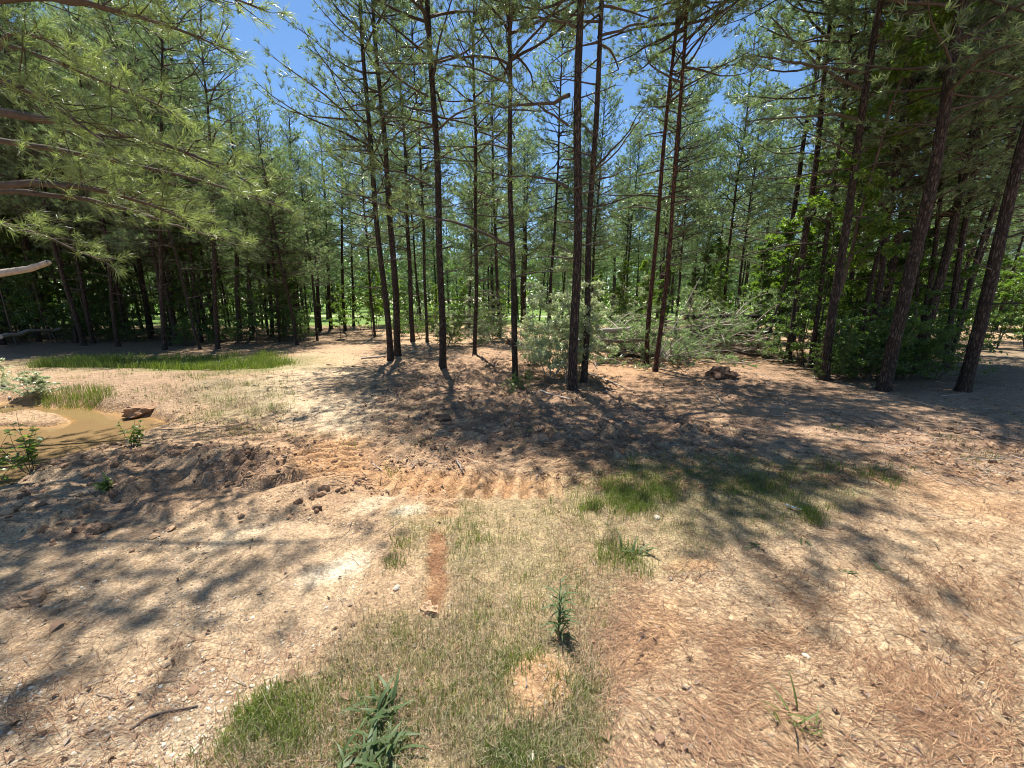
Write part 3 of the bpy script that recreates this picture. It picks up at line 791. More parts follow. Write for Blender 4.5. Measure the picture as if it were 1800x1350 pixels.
c.append(wood(18, lambda x, y, u_, v_: 1300 < u_ < 1700 and 13 < y < 38 , 1.9,
     'pine inside the wood behind the right hand thicket', 'pines behind the right thicket', DENSE))
c.append(wood(22, lambda x, y, u_, v_: 1700 < u_ < 2300 and 14 < y < 40, 2.4,
     'pine beyond the track at the right edge of the view', 'pines beyond the right track', DENSE))
c.append(wood(75, lambda x, y, u_, v_: -100 < u_ < 1900 and 54 < y < 74, 2.0,
     'far pine of the tree line beyond the green field', 'far tree line beyond the field', FAR, s=(.8, 1.15)))
print('woods', c, 'tufts', [p['nt'] for p in SPARSE + DENSE])

# ------------------------------------------------------------------ near pine at the left whose limbs hang into the view
def near_pine():
    rs = np.random.RandomState(5)
    bx, by = -7.1, 4.5
    root = obj('pine_tree', None, label='near pine past the left edge, its long needled limbs hanging in above the pond', cat='tree')
    root.location = (bx, by, 0)
    obj('trunk', trunk_mesh(3, 12.5, .16, 16, 50, bark=.1), root)
    org = np.array([bx, by, 0.])
    spec = [((0, 5), (410, 95), 4.4, 4.6, .9), ((0, 195), (425, 318), 4.3, 4.3, 1.0), ((0, 322), (330, 390), 4.0, 4.4, .9), ((0, 88), (130, 98), 4.8, 4.9, .45), ((-40, 330), (400, 430), 4.6, 5.2, .8),
            ((-60, 60), (330, 220), 5.2, 5.8, .9), ((-100, -70), (480, 20), 4.3, 4.6, .9), ((-100, 120), (200, 260), 3.9, 3.7, .8), ((-60, 240), (520, 380), 5.4, 6.1, .9), ((-90, 380), (200, 470), 4.9, 5.1, .6)]
    for (a, b, ya, yb, sub) in spec:
        A = np.array(at_depth(a[0], a[1], ya)) - org; B = np.array(at_depth(b[0], b[1], yb)) - org
        S = np.array([0, 0, A[2] + .35])
        ext = B + (B - A) * .0
        ctrl = [S, A * .55 + S * .45 + np.array([0, 0, .12]), A]
        n = 14; t = np.linspace(0, 1, n)[:, None]
        q = np.concatenate([np.array(ctrl[:2]), A + (ext - A) * t + np.array([0, 0, 1.]) * .13 * np.sin(t * np.pi) + np.cumsum(rs.normal(0, .012, (n, 3)), 0)])
        mb = MB(); fb = MB(); tp, ta = [], []
        L = np.linalg.norm(q[-1] - q[0])
        tubes(mb, q, np.linspace(.017 + .007 * L * sub, .006, len(q)), 8, .45)
        dress(q, rs, mb, tp, ta, step=.16, t0=.25, sub=1.05 * sub, tuft=.135, rad=.007, flat=.6)
        dress(q, rs, mb, tp, ta, step=.3, t0=.45, sub=1.3 * sub, tuft=.14, rad=.007, flat=.1)
        br = obj('branch', mb.mesh('branch', M_TWIG, True), root)
        needles(fb, np.array(tp), np.array(ta), 30, .165, .0042, rs, bend=True, spread=(.25, 1.2))
        obj('needles', fb.mesh('needles', M_NEEDLE_NEAR), br)
    # upper crown, above the picture: it shades the gravel
    wood_, fol = MB(), MB(); tp, ta = [], []; LP, LR = [], []
    for z in np.arange(5.6, 12, .42):
        fr = (z - 5) / 7.5
        for k in range(6):
            az = rs.uniform(0, 2 * np.pi) if k > 3 else rs.uniform(1.15, 2.35)
            L = (6.8 if k < 4 else 3.6) * (1 - fr) ** .6 * rs.uniform(.7, 1) + .3
            q = limb_path(np.array([0, 0, z]), az, L, 12 + 30 * fr, 20 + 30 * fr, 10, rs, .1)
            LP.append(q); LR.append(np.linspace(.012 + .008 * L, .005, 10))
            dress(q, rs, wood_, tp, ta, step=.26, t0=.3, sub=.5 + L * .2, tuft=.14)
    tubes(wood_, np.array(LP), np.array(LR), 5, .4)
    needles(fol, np.array(tp), np.array(ta), 22, .18, .012, rs)
    obj('boughs', wood_.mesh('boughs', M_TWIG, True), root, kind='stuff'); obj('crown', fol.mesh('crown', M_NEEDLE), root)
    print('near', len(tp))
near_pine()

# a long low limb crosses the clearing from the straight pine towards the twin pines
def low_limb(base_px, y, pts, label):
    pass

# ------------------------------------------------------------------ broad-leaved saplings and shrubs
def broad_proto(seed, H, spread, leaf, nleaf, mat, stems=1, low=.15, r0=.02, droop=0, layers=14, mw=None, wr=.62):
    rs = np.random.RandomState(seed)
    wood_, fol = MB(), MB(); lp, ld = [], []
    for s_ in range(stems):
        az = rs.uniform(0, 6.28); off = 0 if stems == 1 else rs.uniform(0, .12 * spread)
        st = np.array([off * math.sin(az), off * math.cos(az), -.05])
        stem = limb_path(st, az, H * rs.uniform(.75, 1.05), rs.uniform(72, 88) if stems == 1 else rs.uniform(50, 82), 85, 12, rs, .25)
        tubes(wood_, stem, np.linspace(r0, r0 * .2, 12), 6, .5)
        for i in range(layers):
            t = low + (1 - low) * (i + rs.rand()) / layers
            f = t * 11; k = min(int(f), 10); p = stem[k] + (stem[k + 1] - stem[k]) * (f - k)
            L = spread * (1.15 - t * .8) * rs.uniform(.4, 1.1)
            q = limb_path(p, rs.uniform(0, 6.28), L, rs.uniform(5, 45), rs.uniform(-10, 25) - droop, 7, rs, .2)
            tubes(wood_, q, np.linspace(r0 * .35, r0 * .08, 7), 3, .5)
            for j in range(rs.randint(4, 8)):
                t2 = rs.uniform(.25, 1); f = t2 * 6; k2 = min(int(f), 5); p2 = q[k2] + (q[k2 + 1] - q[k2]) * (f - k2)
                r_ = limb_path(p2, rs.uniform(0, 6.28), L * .4 * rs.uniform(.4, 1), rs.uniform(-20, 35), rs.uniform(-25, 15) - droop, 4, rs, .25)
                tubes(wood_, r_, np.linspace(r0 * .12, r0 * .05, 4), 3, .5)
                lp.append(r_); 
    lp = np.array(lp)                                   # (M,4,3)
    per = max(1, nleaf // len(lp))
    M = len(lp); t = rs.uniform(.05, 1, (M, per)) * 3; k = np.minimum(t.astype(int), 2); f = (t - k)[..., None]
    mi = np.arange(M)[:, None]
    pos = (lp[mi, k] * (1 - f) + lp[mi, k + 1] * f).reshape(-1, 3) + rs.normal(0, leaf * .35, (M * per, 3))
    d = (lp[mi, k + 1] - lp[mi, k]).reshape(-1, 3); d = nrm(d) + rs.normal(0, .7, d.shape); d[:, 2] -= .15
    nor = rs.normal(0, .45, d.shape); nor[:, 2] += 1
    leaves(fol, pos, d, nor, leaf, leaf * wr, rs, var=np.clip(np.repeat(rs.uniform(0, 1, M), per) * .6 + rs.uniform(0, .4, M * per), 0, 1))
    return dict(wood=wood_.mesh('stem', mw or M_TWIG, True), fol=fol.mesh('foliage', mat))

def shrub(name, proto, loc, rz, s, label, cat='shrub', group=None):
    r = obj(name, None, label=label, cat=cat, group=group)
    r.location = loc; r.rotation_euler = (0, 0, rz); r.scale = s if hasattr(s, '__len__') else (s, s, s)
    obj('stem', proto['wood'], r); obj('foliage', proto['fol'], r)
    return r

SAP = [broad_proto(31, 4.5, 1.2, .085, 5200, M_LEAF, low=.1, r0=.028, layers=26), broad_proto(32, 5.2, 1.1, .085, 5200, M_LEAF, low=.15, r0=.03, layers=28),
       broad_proto(33, 3.6, 1.1, .075, 5200, M_LEAF, stems=3, low=.05, r0=.02, layers=14)]
LIGHT = [broad_proto(41, 5.0, 1.0, .09, 3600, M_LEAF_LIGHT, low=.2, r0=.028, layers=22), broad_proto(42, 3.2, .9, .075, 3600, M_LEAF_LIGHT, stems=2, low=.1, r0=.018, layers=14)]
TALLSAP = [broad_proto(43, 8.5, 1.5, .10, 8500, M_LEAF_LIGHT, low=.3, r0=.05, layers=38), broad_proto(44, 8.0, 1.5, .10, 8500, M_LEAF, low=.25, r0=.045, layers=40)]
BUSH = [broad_proto(51, 1.5, .8, .05, 4500, M_LEAF, stems=6, low=.05, r0=.010, layers=9), broad_proto(52, 1.0, .7, .045, 3600, M_LEAF, stems=7, low=.05, r0=.008, layers=7)]
PALE = [broad_proto(61, 1.8, .9, .06, 8000, M_SILVER, stems=6, low=.1, r0=.010, layers=9, mw=M_DEADWOOD, wr=.5), broad_proto(62, 1.0, .65, .055, 4200, M_SILVER, stems=5, low=.1, r0=.008, layers=7, mw=M_DEADWOOD, wr=.5),
        broad_proto(63, 2.7, .8, .06, 7500, M_SILVER, stems=3, low=.25, r0=.014, layers=13, mw=M_DEADWOOD, wr=.5, droop=15)]

def scatter_shrubs(name, protos, n, ur, yr, label, group, s=(.8, 1.2), cat='shrub', dmin=.4, test=None):
    c = 0; tr = 0
    while c < n and tr < n * 40:
        tr += 1
        y = RS.uniform(*yr); p = (RS.uniform(*ur) - 900) / FPX; x = p * (y * CP + CAM_H * SP)
        if not free(x, y, dmin) or (test and not test(x, y)): continue
        label_, group_ = (label(p * FPX + 900, y), group(p * FPX + 900, y)) if callable(label) else (label, group)
        shrub(name, protos[RS.randint(len(protos))], (x, y, float(hz(x, y)[0])), RS.uniform(0, 6.28), RS.uniform(*s), label_, cat, group_); c += 1
scatter_shrubs('sapling', SAP, 34, (-150, 545), (14.6, 20), pond_sap, lambda u_, y: 'saplings of the left wood ' + zone(u_, y), cat='sapling')
scatter_shrubs('sapling', SAP + LIGHT, 22, (-100, 560), (20, 30), 'leafy sapling deeper in the wood behind the pond', 'saplings deeper in the left wood', cat='sapling')
scatter_shrubs('bush', BUSH, 16, (-150, 560), (14.2, 18), 'low green bush on the floor of the wood behind the pond', 'low bushes under the left wood', cat='bush')
scatter_shrubs('sapling', LIGHT, 16, (590, 900), (17, 30), 'light green sapling beyond the twin pines and the brush', 'light green saplings beyond the clearing pines', cat='sapling', s=(.6, .9))
scatter_shrubs('sapling', LIGHT + SAP, 14, (1040, 1340), (13.5, 24), 'light green sapling behind the brush pile', 'light green saplings behind the brush pile', cat='sapling', s=(.6, 1.0))
scatter_shrubs('sapling', LIGHT + SAP, 26, (1330, 1700), (9.8, 18), lambda u_, y: 'green sapling ' + ('at the open left end of the right thicket' if u_ < 1450 else 'among the thick pines of the right thicket') + (', near its front' if y < 12 else ', well inside it'), lambda u_, y: 'saplings of the right thicket, ' + ('open end' if u_ < 1450 else 'dark end') + (' front' if y < 12 else ' back'), cat='sapling', s=(.7, 1.1))
scatter_shrubs('bush', BUSH, 15, (1440, 1690), (7.8, 12), lambda u_, y: 'low dark green bush ' + ('between the grey-barked pine and the shaggy pine' if u_ < 1560 else 'between the shaggy pine and the stout trackside pine'), lambda u_, y: 'low bushes of the thicket, ' + ('left part' if u_ < 1560 else 'right part'), cat='bush', test=lambda x, y: True)
scatter_shrubs('sapling', LIGHT + SAP, 22, (1700, 2100), (12, 24), 'green sapling beyond the track at the right edge', 'saplings beyond the right track', cat='sapling')
scatter_shrubs('bush', BUSH + PALE[1:], 18, (660, 1340), (13.5, 20), 'low bush at the far edge of the clearing', 'low bushes along the far edge of the clearing', cat='bush')
for (uv, pr, s, lab) in [((1432, 655), TALLSAP[0], .9, 'tall bright green sweetgum-like tree growing behind the grey-barked pine'), ((1592, 640), TALLSAP[1], 1.0, 'tall dark green broad-leaved tree inside the right thicket'),
                         ((1515, 610), TALLSAP[0], .9, 'second tall bright green tree, farther back in the right thicket'), ((1395, 600), TALLSAP[0], .8, 'tall bright green tree behind the bare-footed pine'),
                         ((1340, 628), TALLSAP[0], .82, 'tall bright green broad-leaved tree at the open left end of the right thicket'), ((1250, 585), LIGHT[0], 1.0, 'bright green sapling beside the large lone pine beyond the brush'), ((60, 590), TALLSAP[1], .9, 'broad-leaved tree at the left edge behind the pond'),
                         ((1640, 668), BUSH[0], 1.25, 'dense dark bush between the leaning pine and the stout pine'), ((1465, 668), SAP[2], .36, 'small sapling with fresh leaves at the foot of the grey-barked pine'),
                         ((917, 686), BUSH[1], .42, 'small leafy sapling at the foot of the single pine'), ((1062, 560), LIGHT[1], 1.0, 'yellow-green sapling behind the pale shrub'),
                         ((800, 556), LIGHT[0], .9, 'yellow-green sapling in the bright gap behind the clearing pines')]:
    shrub('broadleaf_tree' if pr in TALLSAP else 'sapling', pr, GP(*uv), RS.uniform(0, 6.28), s, lab, 'tree' if pr in TALLSAP else 'sapling')
def far_wood():
    rs = np.random.RandomState(8); mb = MB(); n = 64000
    x = rs.uniform(-230, 230, n); y = 78 + rs.uniform(0, 22, n) + (fbm(x * .04, x * 0, 4) - .5) * 16
    top = 8 + 8 * fbm(x * .09, y * .09, 15, 4); z = top * rs.uniform(0, 1, n) ** .8
    P = np.stack([x, y, z], -1); d = rs.normal(0, 1, (n, 3)); nor = rs.normal(0, .6, (n, 3)); nor[:, 2] += 1
    leaves(mb, P, d, nor, 1.15, .8, rs, var=np.clip(fbm(x * .2, z * .3, 31) + rs.uniform(-.2, .2, n), 0, 1))
    obj('far_woods', mb.mesh('far_woods', M_LEAF), kind='stuff', label='far wooded edge beyond the green field')
far_wood()
# pale shrub round the thick pine
shrub('pale_shrub', PALE[0], GP(968, 668), .4, 1.15, 'silvery pale-leaved shrub left of the thick pine, reaching across its trunk')
shrub('pale_shrub', PALE[2], GP(990, 672), 2.4, 1.0, 'tall arching silvery sapling against the thick pine, its tips above the other shrubs')
shrub('pale_shrub', PALE[0], GP(1012, 660), 2.4, 1.05, 'silvery pale-leaved shrub growing between the pair of brown pines')
shrub('pale_shrub', PALE[1], GP(935, 640), 1.4, 1.15, 'smaller silvery shrub behind the single pine')
shrub('pale_shrub', PALE[1], GP(1095, 618), 3.4, 1.25, 'silvery leafy top of a cut shrub on the brush pile')
shrub('pale_shrub', PALE[1], GP(1235, 618), 4.0, 1.3, 'pale leafy cut top lying on the middle of the large brush pile')
shrub('pale_shrub', PALE[0], GP(1318, 618), 4.6, .75, 'pale leafy cut top at the right end of the large brush pile')
# shrubs by the pond
shrub('pond_shrub', PALE[1], GP(55, 700), 1.0, (.75, .75, .45), 'pale-leaved low branches on the far side of the pond')
shrub('pond_shrub', PALE[1], GP(-30, 690), 2.0, .7, 'pale-leaved shrub at the left edge beyond the pond')

# shrubs whose leaves are large enough to tell apart
def leaf_mesh(L, W, mat, fold=.2, curl=.25, n=5, name='leaf'):
    t = np.linspace(0, 1, n + 1); wv_ = W * .5 * np.sin(np.pi * t ** .8) ** .8; wv_[0] = wv_[-1] = .0
    V = []; F3, F4 = [], []
    for i in range(n + 1):
        z = curl * L * (.35 * t[i] - t[i] ** 2)
        V += [(-wv_[i], t[i] * L, z + wv_[i] * fold), (0, t[i] * L, z), (wv_[i], t[i] * L, z + wv_[i] * fold)]
    for i in range(n):
        a = i * 3; F4 += [(a, a + 1, a + 4, a + 3), (a + 1, a + 2, a + 5, a + 4)]
    mb = MB(); mb.add(V, None, F4, .5); return mb.mesh(name, mat, True)
LEAF_OVAL = leaf_mesh(.075, .036, M_LEAF_LIGHT); LEAF_LONG = leaf_mesh(.16, .017, M_WEED, curl=.7); LEAF_SMALL = leaf_mesh(.045, .022, M_LEAF_LIGHT)

def leafy(name, loc, label, leafm, n_stem, H, per, rs, spread=40, cat='shrub', s=(.7, 1.15), stemr=.004):
    r = obj(name, None, label=label, cat=cat); r.location = loc
    mb = MB(); spots = []
    for i in range(n_stem):
        q = limb_path(np.array([0, 0, -.03]), rs.uniform(0, 6.28), H * rs.uniform(.6, 1.1), rs.uniform(90 - spread, 88), rs.uniform(70 - spread, 80), 7, rs, .3)
        tubes(mb, q, np.linspace(stemr, stemr * .4, 7), 4, .5)
        for j in range(per):
            f = rs.uniform(1.2, 6); k = min(int(f), 5); spots.append((q[k] + (q[k + 1] - q[k]) * (f - k), rs.uniform(0, 6.28)))
    obj('stem', mb.mesh('stem', M_TWIG, True), r)
    for p, a in spots:
        o = obj('leaf', leafm, r); o.location = p
        o.rotation_euler = (rs.uniform(-.3, .7), rs.uniform(-.5, .5), a); k = rs.uniform(*s); o.scale = (k, k, k)
rs_ = np.random.RandomState(77)
leafy('pond_bush', GP(55, 835), 'leafy shrub with oval leaves in front of the pond at the left edge', LEAF_OVAL, 7, .62, 18, rs_, 50)
leafy('pond_bush', GP(-20, 850), 'leafy shrub cut by the left edge of the view beside the pond', LEAF_OVAL, 6, .6, 16, rs_, 50)
leafy('pond_bush', GP(238, 800), 'upright green shrub on the near bank of the pond', LEAF_SMALL, 7, .34, 22, rs_, 35)
leafy('small_plant', GP(190, 862), 'low dark leafy plant below the crumbling bank', LEAF_SMALL, 7, .16, 14, rs_, 55, cat='plant')
leafy('small_plant', GP(900, 696), 'spreading leafy sprout at the foot of the single pine', LEAF_SMALL, 6, .35, 14, rs_, 55, cat='plant')

def rosette(uv, label, n, L, rs, el=(35, 80), m=None, sx=1.0):
    loc = GP(*uv); r = obj('broad_weed', None, label=label, cat='plant'); r.location = loc
    for i in range(n):
        o = obj('leaf', m or LEAF_LONG, r); e = math.radians(rs.uniform(*el))
        o.rotation_mode = 'XYZ'; o.rotation_euler = (e, rs.uniform(-.3, .3), rs.uniform(0, 6.28))
        o.location = (rs.normal(0, L * .28), rs.normal(0, L * .28), rs.uniform(-.015, .01)); k = L / .16 * rs.uniform(.35, 1.2); o.scale = (k * sx, k, k)
rosette((668, 1252), 'dark green long-leaved weed, the upper of two in the near grass', 60, .12, rs_, el=(15, 75))
rosette((655, 1335), 'dark green long-leaved weed clump at the bottom edge', 70, .14, rs_, el=(15, 80))
rosette((1112, 965), 'dark green low weed at the far end of the dry grass', 18, .12, rs_)
rosette((1395, 1262), 'small narrow-leaved grass tuft on the pine straw', 22, .12, rs_, m=leaf_mesh(.16, .009, M_GRASS, curl=.4, name='blade'))
for uv, lab in [((1328, 958), 'tiny dark seedling right of the grass patch'), ((1404, 945), 'tiny seedling at the shaded tip of the grass patch'), ((1540, 995), 'tiny seedling alone on the sandy soil'), ((1486, 1000), 'tiny pale seedling beside another on the sandy soil')]:
    rosette(uv, lab, 8, .06, rs_, el=(10, 50), sx=1.6)
def tall_weed():
    rs = rs_; r = obj('tall_weed', None, label='upright dark weed with narrow leaves in the middle of the near grass', cat='plant'); r.location = GP(984, 1120)
    for k in range(3):
        mb = MB(); q = limb_path(np.array([k * .012 - .01, 0, -.02]), rs.uniform(0, 6.28), (.34, .24, .2)[k], 86, 84, 7, rs, .2)
        tubes(mb, q, np.linspace(.004, .0015, 7), 5, .3); obj('stem', mb.mesh('stem', M_WEED, True), r)
        for i in range(16):
            f = rs.uniform(.8, 6); j = min(int(f), 5); o = obj('leaf', LEAF_LONG, r); o.location = q[j] + (q[j + 1] - q[j]) * (f - j)
            o.rotation_euler = (math.radians(rs.uniform(10, 60)), 0, rs.uniform(0, 6.28)); s = rs.uniform(.35, .65); o.scale = (s, s, s)
tall_weed()

# ------------------------------------------------------------------ grass (stuff)
def blades(mb, P, hgt, wd, rs, lean=.5, var=None, m=0):
    n = len(P); a = rs.uniform(0, 2 * np.pi, n); ln = np.abs(rs.normal(0, lean, n)) * hgt
    d = np.stack([np.cos(a), np.sin(a), np.zeros(n)], -1); b = rs.uniform(0, 2 * np.pi, n)
    s = np.stack([np.cos(b), np.sin(b), np.zeros(n)], -1) * (wd * .5)[:, None]
    mid = P + d * (ln * .35)[:, None]; mid[:, 2] += hgt * .6
    tip = P + d * ln[:, None]; tip[:, 2] += hgt * np.clip(1 - (ln / hgt) * .35, .3, 1)
    P = P.copy(); P[:, 2] -= .01
    V = np.stack([P - s, P + s, mid + s * .7, mid - s * .7, tip], 1).reshape(-1, 3); q = np.arange(n)[:, None] * 5
    mb.add(V, q + np.array([3, 2, 4]), q + np.array([0, 1, 2, 3]), np.repeat(rs.uniform(0, 1, n) if var is None else var, 5), m)

def spots(n, ubox, vbox, dens, rs, per=8, clump=.03):
    """clumped points on the ground in the photo window, kept with probability dens(u, v, x, y)"""
    uu = rs.uniform(*ubox, n); vv = rs.uniform(*vbox, n)
    p, q = (uu - 900) / FPX, (675 - vv) / FPX; zz = -SP + q * CP; yy = CP + q * SP; t = CAM_H / -zz
    x, y = p * t, yy * t
    # the window is foreshortened: keep with a probability that evens the density out a little
    k = rs.rand(n) < np.clip(dens(uu, vv, x, y), 0, 1)
    x, y = x[k], y[k]
    x = np.repeat(x, per) + rs.normal(0, clump, len(x) * per); y = np.repeat(y, per) + rs.normal(0, clump, len(y) * per)
    return np.stack([x, y, height(x, y)], -1)

rs = np.random.RandomState(99)
gb = MB()
def clump_n(x, y, s, lo=.45, hi=.62): return sm(lo, hi, fbm(x * 3.2, y * 3.2, s, 3))
def out_mound(u_, v_): return 1 - ell(u_, v_, 950, 1212, 60, 64, 10, .2)
def no_track(x, y): return 1 - np.clip(tracks(x, y)[1] * 1.5, 0, 1)
# short green and dry mixture on the near strip
P = spots(9000, (350, 1560), (800, 1350), lambda a, b, x, y: poly_mask(a, b, GRASSY, 30) * (.10 + .55 * clump_n(x, y, 3)) * out_mound(a, b) * no_track(x, y), rs, 9, .022)
blades(gb, P, rs.uniform(.02, .06, len(P)), rs.uniform(.0015, .003, len(P)), rs, .7)
P = spots(16000, (350, 1560), (800, 1350), lambda a, b, x, y: poly_mask(a, b, GRASSY, 40) * (.35 + .5 * clump_n(x, y, 13)) * out_mound(a, b) * no_track(x, y), rs, 8, .03)
blades(gb, P, rs.uniform(.015, .06, len(P)), rs.uniform(.001, .0022, len(P)), rs, 1.1, m=1)
# lush parts
for (cu, cv, ru, rv, n, h0, h1) in [(1270, 855, 260, 46, 2300, .02, .085), (1090, 880, 110, 26, 1300, .04, .09), (560, 1300, 200, 80, 150, .02, .06), (700, 1230, 150, 70, 150, .02, .06), (1005, 1250, 45, 85, 900, .02, .05),
                                    (915, 1330, 100, 40, 500, .02, .06), (930, 1180, 60, 30, 260, .02, .05), (1400, 905, 40, 14, 220, .04, .08), (480, 1280, 60, 60, 220, .04, .10), (690, 960, 16, 40, 120, .03, .06),
                                    (1100, 985, 40, 30, 200, .03, .08), (860, 940, 140, 30, 500, .03, .06)]:
    P = spots(n, (cu - ru * 1.2, cu + ru * 1.2), (cv - rv * 1.2, cv + rv * 1.2), lambda a, b, x, y: ell(a + (fbm(x * 3, y * 3, 91) - .5) * ru * 1.6, b + (fbm(x * 3, y * 3, 92) - .5) * rv * 1.6, cu, cv, ru, rv, 0, .6) * (.10 + .90 * clump_n(x, y, 6)) * no_track(x, y), rs, 10, .03)
    blades(gb, P, rs.uniform(h0, h1, len(P)), rs.uniform(.002, .004, len(P)), rs, .55)
# green ditch behind the berm, pond rushes, sparse blades on the berm and clearing
P = spots(5200, (60, 520), (625, 662), lambda a, b, x, y: ell(a, b + (fbm(x * 1.2, y * 1.2, 93) - .5) * 16, 290, 641, 250, 11, 0, .7) * (.08 + .92 * sm(.4, .6, fbm(x * 1.4, y * 1.4, 8))), rs, 10, .10)
blades(gb, P, rs.uniform(.05, .26, len(P)) * (.5 + fbm(P[:, 0], P[:, 1], 94)), rs.uniform(.006, .012, len(P)), rs, .45)
P = spots(500, (0, 200), (690, 716), lambda a, b, x, y: ell(a, b, 150, 705, 70, 7, 0, .4), rs, 10, .06)
blades(gb, P, rs.uniform(.08, .2, len(P)), rs.uniform(.003, .006, len(P)), rs, .3)
P = spots(1600, (-100, 520), (655, 770), lambda a, b, x, y: (ell(a, b, 400, 705, 110, 42, 0, .4) + .35) * clump_n(x, y, 9) * (masks(x, y)['pond'] < .05), rs, 9, .05)
blades(gb, P, rs.uniform(.04, .12, len(P)), rs.uniform(.003, .005, len(P)), rs, .6)
P = spots(1500, (-100, 520), (655, 770), lambda a, b, x, y: (ell(a, b, 400, 705, 110, 42, 0, .4) + .3) * clump_n(x, y, 10) * (masks(x, y)['pond'] < .05), rs, 9, .05)
blades(gb, P, rs.uniform(.04, .12, len(P)), rs.uniform(.003, .005, len(P)), rs, .8, m=1)
P = spots(900, (450, 1800), (600, 850), lambda a, b, x, y: clump_n(x, y, 14, .6, .7), rs, 9, .06)
blades(gb, P, rs.uniform(.03, .10, len(P)), rs.uniform(.003, .006, len(P)), rs, .7)
obj('grass', gb.mesh('grass', [M_GRASS, M_DRYGRASS]), kind='stuff', label='patchy green and dry grass on the bare soil')
print('grass', gb.n)

# ------------------------------------------------------------------ fallen needles, pebbles, clods, leaf litter (stuff)
def litter():
    mb = MB()
    def put(n, ubox, vbox, dens, L, W, per=1, cl=.0):
        P = spots(n, ubox, vbox, lambda a, b, x, y: dens(a, b, x, y) * no_track(x, y), rs, per, cl); k = len(P)
        a = fbm(P[:, 0] * 1.1, P[:, 1] * 1.1, 95) * 7 + rs.normal(0, .75, k); e = rs.uniform(-.10, .16, k); l = rs.uniform(L * .4, L, k)
        d = np.stack([np.cos(a) * np.cos(e), np.sin(a) * np.cos(e), np.sin(e)], -1)
        s = np.stack([-np.sin(a), np.cos(a), np.zeros(k)], -1) * (W * rs.uniform(.7, 1.2, k) * .5)[:, None]
        bend = s / (np.linalg.norm(s, axis=1, keepdims=True)) * (l * rs.normal(0, .035, k))[:, None]
        P[:, 2] += rs.uniform(.002, .010, k)
        A, Mi, B = P - d * l[:, None] * .5, P + bend, P + d * l[:, None] * .5
        V = np.stack([A - s, A + s, Mi + s, Mi - s, B + s * .5, B - s * .5], 1).reshape(-1, 3); q = np.arange(k)[:, None] * 6
        mb.add(V, None, np.concatenate([q + np.array([0, 1, 2, 3]), q + np.array([3, 2, 4, 5])]), np.repeat(rs.uniform(0, 1, k), 6))
    put(62000, (980, 1800), (840, 1350), lambda a, b, x, y: (.22 + .5 * sm(.35, .7, fbm(x * 5, y * 5, 61, 4))) * (.5 + fbm(x * .9, y * .9, 66)) * (1 - .78 * np.clip((b - 860) / 490, 0, 1)) * (1 - ell(a, b, 950, 1212, 60, 64)) * (1 - .6 * poly_mask(a, b, GRASSY, 20)), .13, .0019)
    put(14000, (0, 1100), (830, 1350), lambda a, b, x, y: .15 + .5 * clump_n(x, y, 62), .10, .0018)
    put(22000, (400, 1800), (610, 860), lambda a, b, x, y: .3 + .7 * clump_n(x, y, 63), .20, .006)
    put(5000, (0, 560), (650, 830), lambda a, b, x, y: (.3 + .7 * clump_n(x, y, 64)) * (masks(x, y)['pond'] < .05), .18, .005)
    obj('pine_straw', mb.mesh('pine_straw', M_STRAW), kind='stuff', label='brown fallen pine needles strewn over the soil')
litter()

def lump(rs, n=1):
    """a rough stone: 14-vertex cube-sphere-like shape"""
    ico = []
    f = (1 + 5 ** .5) / 2
    for a, b in ((-1, f), (1, f), (-1, -f), (1, -f)): ico += [(a, b, 0), (0, a, b), (b, 0, a)]
    V = nrm(np.array(ico, float))
    from itertools import combinations
    F = [t for t in combinations(range(12), 3) if all(np.linalg.norm(V[a] - V[b]) < 1.1 for a, b in combinations(t, 2))]
    F = [t if np.dot(np.cross(V[t[1]] - V[t[0]], V[t[2]] - V[t[0]]), V[t[0]]) > 0 else (t[0], t[2], t[1]) for t in F]
    return V, np.array(F)
ICOV, ICOF = lump(rs)

def lumps(mb, P, size, rs, flat=(.35, .7), var=None):
    n = len(P); a = rs.uniform(0, 6.28, n)
    S = np.stack([size, size * rs.uniform(.55, .95, n), size * rs.uniform(*flat, n)], -1)
    V = ICOV[None] * (1 + rs.normal(0, .14, (n, 12, 1))) * S[:, None]
    t = rs.normal(0, .25, n)[:, None]
    x = V[..., 0] * np.cos(a)[:, None] - V[..., 1] * np.sin(a)[:, None]; y = V[..., 0] * np.sin(a)[:, None] + V[..., 1] * np.cos(a)[:, None]
    z = V[..., 2] + x * t
    W_ = np.stack([x, y, z], -1) + P[:, None] + np.array([0, 0, 1.]) * (size * .12)[:, None, None]
    q = (np.arange(n) * 12)[:, None, None] + ICOF[None]
    mb.add(W_.reshape(-1, 3), q.reshape(-1, 3), None, np.repeat(rs.uniform(0, 1, n) if var is None else var, 12))

